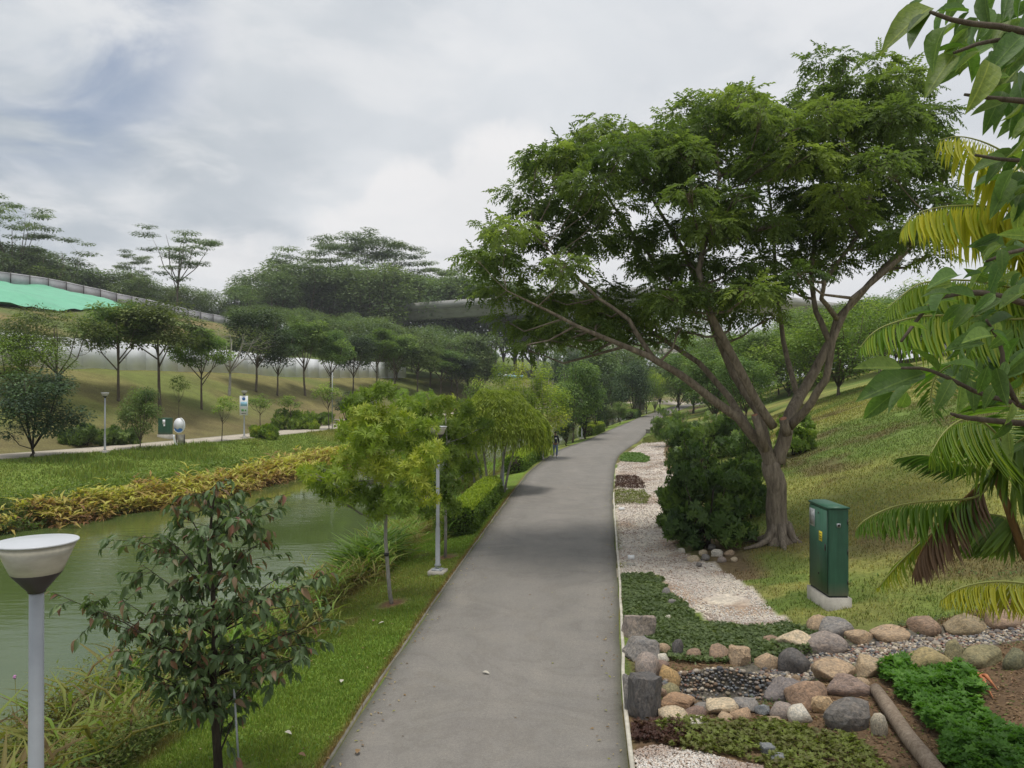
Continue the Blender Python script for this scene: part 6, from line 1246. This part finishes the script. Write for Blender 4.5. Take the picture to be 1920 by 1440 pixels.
FR = [([(1862, 888, 8), (1840, 935, 7.9), (1755, 938, 7.7), (1680, 946, 7.6), (1622, 972, 7.5), (1604, 992, 7.5)], .36, .25, .9, .42, 'palm'),
 ([(1862, 888, 8), (1817, 925, 7.9), (1767, 975, 7.8), (1725, 1032, 7.8), (1712, 1072, 7.8)], .42, .3, 1.0, .5, 'deadpalm'),
 ([(1800, 950, 8.2), (1740, 1005, 8.1), (1690, 1048, 8.0), (1645, 1102, 8.0)], .28, .5, .5, .68, 'palm'),
 ([(1990, 1110, 7.3), (1920, 1092, 7.2), (1855, 1088, 7.1), (1792, 1102, 7.0), (1762, 1125, 7.0)], .30, .3, .8, .92, 'palm'),
 ([(1912, 1000, 8), (1890, 970, 8.1), (1850, 962, 8.3), (1800, 968, 8.4)], .36, .4, .8, .30, 'palm'),
 ([(1862, 886, 8.1), (1790, 868, 8.6), (1735, 850, 9), (1680, 860, 9.3)], .34, .9, .3, .08, 'palm'),
 ([(1900, 860, 8), (1860, 800, 7.6), (1815, 778, 7.3), (1770, 806, 7.1), (1745, 850, 7.0)], .50, .3, .9, .52, 'palm'),
 ([(1880, 880, 8), (1900, 830, 7.8), (1960, 800, 7.6), (2020, 830, 7.5)], .5, .5, .7, .35, 'palm'), ([(1890, 880, 8.2), (1930, 900, 8.0), (1990, 960, 7.9)], .5, .6, .6, .3, 'palm'), ([(1870, 885, 8.1), (1890, 800, 8.5), (1910, 700, 8.8), (1900, 640, 9)], .5, .8, .3, .25, 'palm'),
 ([(1905, 990, 8), (1880, 1010, 8.2), (1840, 1000, 8.4), (1800, 1020, 8.5)], .32, .6, .5, .25, 'palm')]
for i, (pt, ll, sp, dn, ti, mt) in enumerate(FR): frond(PM, o_, [P(*p) for p in pt], ll, sp, dn, ti, mt, n=52, seed=600 + i, w_=.105)
# second, taller palm whose crown is just outside the right edge
gb = Vector((6.2, 8.4, gh(6.2, 8.4))); PU = thing('palm', 'taller palm with large yellow fronds entering from the right edge', 'palm', tuple(gb)); o_ = gb
cr = P(2010, 560, 8.0)
MB().tube([Vector((0, 0, -.1)), Vector((.1, 0, 1.2)), cr - o_ - Vector((0, 0, .9)), cr - o_], [.09, .075, .06, .05], 10).build('stem', M_['palmstem'], PU, True)
FU = [([(2010, 540, 8), (1960, 430, 7.8), (1881, 386, 7.6), (1773, 384, 7.4), (1711, 401, 7.3), (1690, 433, 7.3)], .52, .18, 1.0, .80, 42),
 ([(2010, 540, 8), (1975, 400, 7.6), (1920, 310, 7.4), (1863, 270, 7.3), (1800, 252, 7.2), (1762, 262, 7.2)], .62, .30, .8, .95, 36),
 ([(2010, 560, 8), (1930, 602, 7.8), (1850, 592, 7.6), (1742, 590, 7.4), (1692, 599, 7.3), (1640, 618, 7.2), (1612, 652, 7.2)], .46, .18, 1.0, .62, 44),
 ([(2010, 550, 8), (1920, 545, 8.0), (1830, 524, 7.8), (1730, 526, 7.7), (1692, 553, 7.6), (1662, 580, 7.6)], .46, .2, 1.0, .50, 40),
 ([(2010, 580, 8), (1920, 640, 8.0), (1830, 672, 7.9), (1760, 690, 7.8), (1742, 740, 7.8), (1752, 790, 7.8)], .42, 1.0, .15, .15, 34),
 ([(2010, 540, 8), (1980, 460, 8), (1930, 420, 8), (1870, 430, 8)], .5, .4, .9, .85, 30), ([(2010, 570, 8), (1960, 600, 7.9), (1910, 640, 7.9), (1870, 700, 7.9)], .5, .4, .8, .75, 30), ([(2010, 550, 8), (1990, 350, 7.8), (1960, 300, 7.7), (1900, 330, 7.6)], .6, .3, .9, .9, 30)]
for i, (pt, ll, sp, dn, ti, n_) in enumerate(FU): frond(PU, o_, [P(*p) for p in pt], ll, sp, dn, ti, 'palm', n=int(n_ * 1.7), seed=640 + i, w_=.10, fwd=.22)

# ------------------------------------------------------------------ broad-leaved tree hanging into the picture at upper right
gb = Vector((4.3, 3.9, gh(4.3, 3.9))); BL = thing('broadleaf_tree', 'large-leaved tree whose leafy branches hang in from the upper right edge', 'tree', tuple(gb)); o_ = gb
MB().tube([Vector((0, 0, -.1)), Vector((.05, 0, 2)), Vector((-.1, -.1, 4.0)), Vector((-.3, -.2, 6.4))], [.14, .12, .10, .07], 10).build('trunk', M_['midbark'], BL, True)
BRS = [[(2250, 840, 3.8), (1990, 800, 3.7), (1870, 790, 3.6), (1800, 782, 3.5), (1782, 775, 3.5)], [(1990, 795, 3.7), (1905, 755, 3.5), (1840, 740, 3.4), (1785, 712, 3.3), (1735, 690, 3.3), (1690, 690, 3.3)], [(2250, 700, 3.9), (2040, 610, 3.6), (1900, 560, 3.4), (1820, 545, 3.3), (1750, 560, 3.3), (1690, 640, 3.2)],
 [(2250, 300, 4.0), (2050, 205, 3.5), (1920, 188, 3.3), (1870, 184, 3.2), (1810, 176, 3.2)], [(2200, 200, 3.9), (2050, 90, 3.4), (1900, 50, 3.1), (1800, 40, 3.0), (1745, 20, 3.0)], [(2050, 90, 3.4), (1930, 70, 3.2), (1850, 75, 3.1), (1790, 98, 3.1)], [(2060, 330, 3.6), (1960, 300, 3.4), (1890, 300, 3.3), (1830, 290, 3.3)], [(2100, 480, 3.7), (1980, 460, 3.5), (1900, 470, 3.4), (1850, 490, 3.4)], [(1905, 755, 3.5), (1880, 700, 3.4), (1880, 650, 3.4), (1850, 600, 3.3)]]
m = MB()
for bb in BRS: pts = smooth_pts([P(*p) - o_ for p in bb], 1); m.tube(pts, list(np.linspace(.022 if bb[0][0] > 2150 else .014, .006, len(pts))), 8)
m.build('branch', M_['midbark'], BL, True)
BT_ = [mesh('leaf', *T_blade(.36 + .04 * v_, .14 + .16 * v_, .16, 6), M_['broad'], {'tint': np.full(21, tt_)}, True) for v_, tt_ in ((0, .15), (1, .35), (2, .55), (0, .75), (1, .98))]
LV = [((1733, -2), (1677, 34)), ((1748, 12), (1661, 66)), ((1750, 22), (1703, 79)), ((1785, 5), (1737, 58)), ((1775, 48), (1733, 101)), ((1791, 101), (1738, 171)), ((1845, 43), (1805, 81)), ((1841, 94), (1789, 130)), ((1857, 114), (1836, 191)), ((1820, 20), (1785, 62)), ((1800, 85), (1781, 100)), ((1850, 10), (1852, 60)),
 ((1690, 690), (1605, 684)), ((1735, 700), (1610, 740)), ((1712, 722), (1660, 770)), ((1680, 735), (1612, 785)), ((1700, 735), (1688, 778)), ((1760, 700), (1720, 640)), ((1740, 620), (1690, 600)), ((1805, 650), (1810, 700)), ((1868, 690), (1885, 752)), ((1840, 640), (1780, 650)), ((1770, 590), (1700, 575)), ((1830, 560), (1770, 540)), ((1880, 560), (1825, 590)), ((1860, 620), (1900, 650)), ((1785, 712), (1760, 760))]
r = random.Random(77); leaf_list = [(a, b_, r.uniform(3.0, 3.4)) for a, b_ in LV]
def addl(n, x0, x1, y0, y1, dmin, dmax, ang, la=(75, 120)):
    for _ in range(int(n * 1.2)):
        x, y = r.uniform(x0, x1), r.uniform(y0, y1); a = R_(ang + r.gauss(0, 32)); l = r.uniform(*la) * .76; leaf_list.append(((x, y), (x - math.cos(a) * l, y + math.sin(a) * l), r.uniform(dmin, dmax)))
addl(30, 1800, 1960, -30, 100, 3.0, 3.9, 55, (70, 105)); addl(18, 1880, 1970, 90, 200, 3.1, 4.0, 60, (70, 100)); addl(20, 1890, 1970, 200, 340, 3.1, 4.0, 45, (60, 100)); addl(12, 1905, 1980, 330, 480, 3.2, 4.0, 45, (60, 90)); addl(9, 1850, 1900, 440, 500, 3.2, 3.8, 30, (50, 75)); addl(26, 1770, 1960, 510, 640, 3.0, 3.9, 25, (50, 82)); addl(18, 1790, 1960, 620, 730, 3.0, 3.9, 45, (50, 82)); addl(5, 1880, 1960, 740, 840, 3.3, 3.9, 60, (50, 80))
for i, (a, b_, d) in enumerate(leaf_list):
    A = P(a[0], a[1], d) - o_; B = P(b_[0], b_[1], d + r.uniform(-.10, .10)) - o_; y_ = (B - A); L = y_.length; y_.normalize(); z_ = Vector((r.gauss(0, .6), -.7 + r.gauss(0, .5), .8 + r.gauss(0, .5))); x_ = y_.cross(z_).normalized(); z_ = x_.cross(y_)
    o = bpy.data.objects.new('leaf', BT_[r.choices(range(5), (.25, .3, .22, .16, .07))[0]]); C.objects.link(o); o.parent = BL; o.matrix_local = Matrix([[x_.x, y_.x, z_.x, A.x], [x_.y, y_.y, z_.y, A.y], [x_.z, y_.z, z_.z, A.z], [0, 0, 0, 1]]) @ Matrix.Scale(L, 4)

n = 900; y = 8 + 45 * q.random(n) ** 1.6; e = q.random(n); x = np.where(e < .35, PL(y) + np.abs(q.normal(0, .18, n)) + .05, np.where(e < .55, PR(y) - np.abs(q.normal(0, .2, n)) - .05, np.where(e < .62, PL(y) + q.random(n) * 3.7, PL(y) - q.random(n) * 2.4))); on = (x > PL(y)) & (x < PR(y))
z = np.where(on, .012 + .02, height(x, y) + .045); lt, lf = T_leaf(.45, .15); V, F, _ = scatter(lt, lf, np.stack([x, y, z + .006], 1), rotmats(unit(n, q) * [1, 1, .12], np.array([[0, 0, 1.]]) + unit(n, q) * .25), q.uniform(.025, .075, n), np.zeros(n))
gc = np.array([(.30, .20, .10), (.42, .34, .20), (.20, .13, .07), (.30, .30, .08)])[q.choice(4, n)] * q.uniform(.7, 1.2, (n, 1)); o = link('leaf_litter', mesh('leaf_litter', V, F, M_['blade'], {'col': np.repeat(gc, 4, 0)}), kind='stuff', category='leaf litter'); o['label'] = 'small scattered dry leaves along the path edges and on the verge'

y = 8 + 24 * q.random(420) ** 1.3; x = PL(y) - .15 - q.random(len(y)) * 2.6; k = fbm(x, y, 1.4, 57) > .52; x, y = x[k], y[k]
weeds('weeds', 'small broad-leaved weeds scattered in the near verge', x, y, q.uniform(.03, .10, len(x)), 'bright', .05, 61, T_leaf(.5), 8)
y = 14 + 26 * q.random(900) ** 1.2; x = PR(y) + 4.3 + q.random(len(y)) * 14; k = (fbm(x, y, 1.8, 58) > .55) & free(x, y) & (x < .7 * y) & (creek_dist(x, y) > .8) & (y > np.interp(x, [p.x for p in CREEK], [p.y for p in CREEK]) + .6); x, y = x[k], y[k]
weeds('weeds', 'low weeds growing in patches on the right grass slope', x, y, q.uniform(.03, .14, len(x)), 'mid', .07, 62, T_leaf(.4), 9)

n = 420; y = 12 + 40 * q.random(n) ** 1.3; x = np.where(q.random(n) < .7, PL(y) - NS(y) - np.abs(q.normal(0, .8, n)), FS(y) + np.abs(q.normal(.4, .8, n))); lt, lf = T_leaf(.5, .02); u_ = unit(n, q) * [1, 1, 0] + [0, 0, .001]
V, F, _ = scatter(lt, lf, np.stack([x, y, np.full(n, WATER + .006)], 1), rotmats(u_, np.tile([[0, 0, 1.]], (n, 1))), q.uniform(.05, .14, n), np.zeros(n)); gc = np.array([(.34, .28, .10), (.22, .15, .07), (.16, .20, .06)])[q.choice(3, n)]
o = link('floating_leaves', mesh('floating_leaves', V, F, M_['blade'], {'col': np.repeat(gc, 4, 0)}), kind='stuff', category='floating leaves'); o['label'] = 'small dead leaves and scum floating along the margins of the lake'

y = POOL.y + q.uniform(-1.4, 3.4, 2600); x = POOL.x + q.uniform(-1.5, 6.5, 2600); cd_ = creek_dist(x, y); pr_ = pool_r(x, y); k = (((cd_ > .50) & (cd_ < .95) & (pr_ > 1.3)) | ((pr_ > 1.12) & (pr_ < 1.7))) & (cd_ > .50) & (x > PR(y) + .15) & (fbm(x, y, .6, 59) > .46); x, y = x[k], y[k]
weeds('weeds', 'small creeping weeds growing between the boulders of the creek', x, y, q.uniform(.02, .09, len(x)), 'cover', .05, 63, T_leaf(.5), 8)
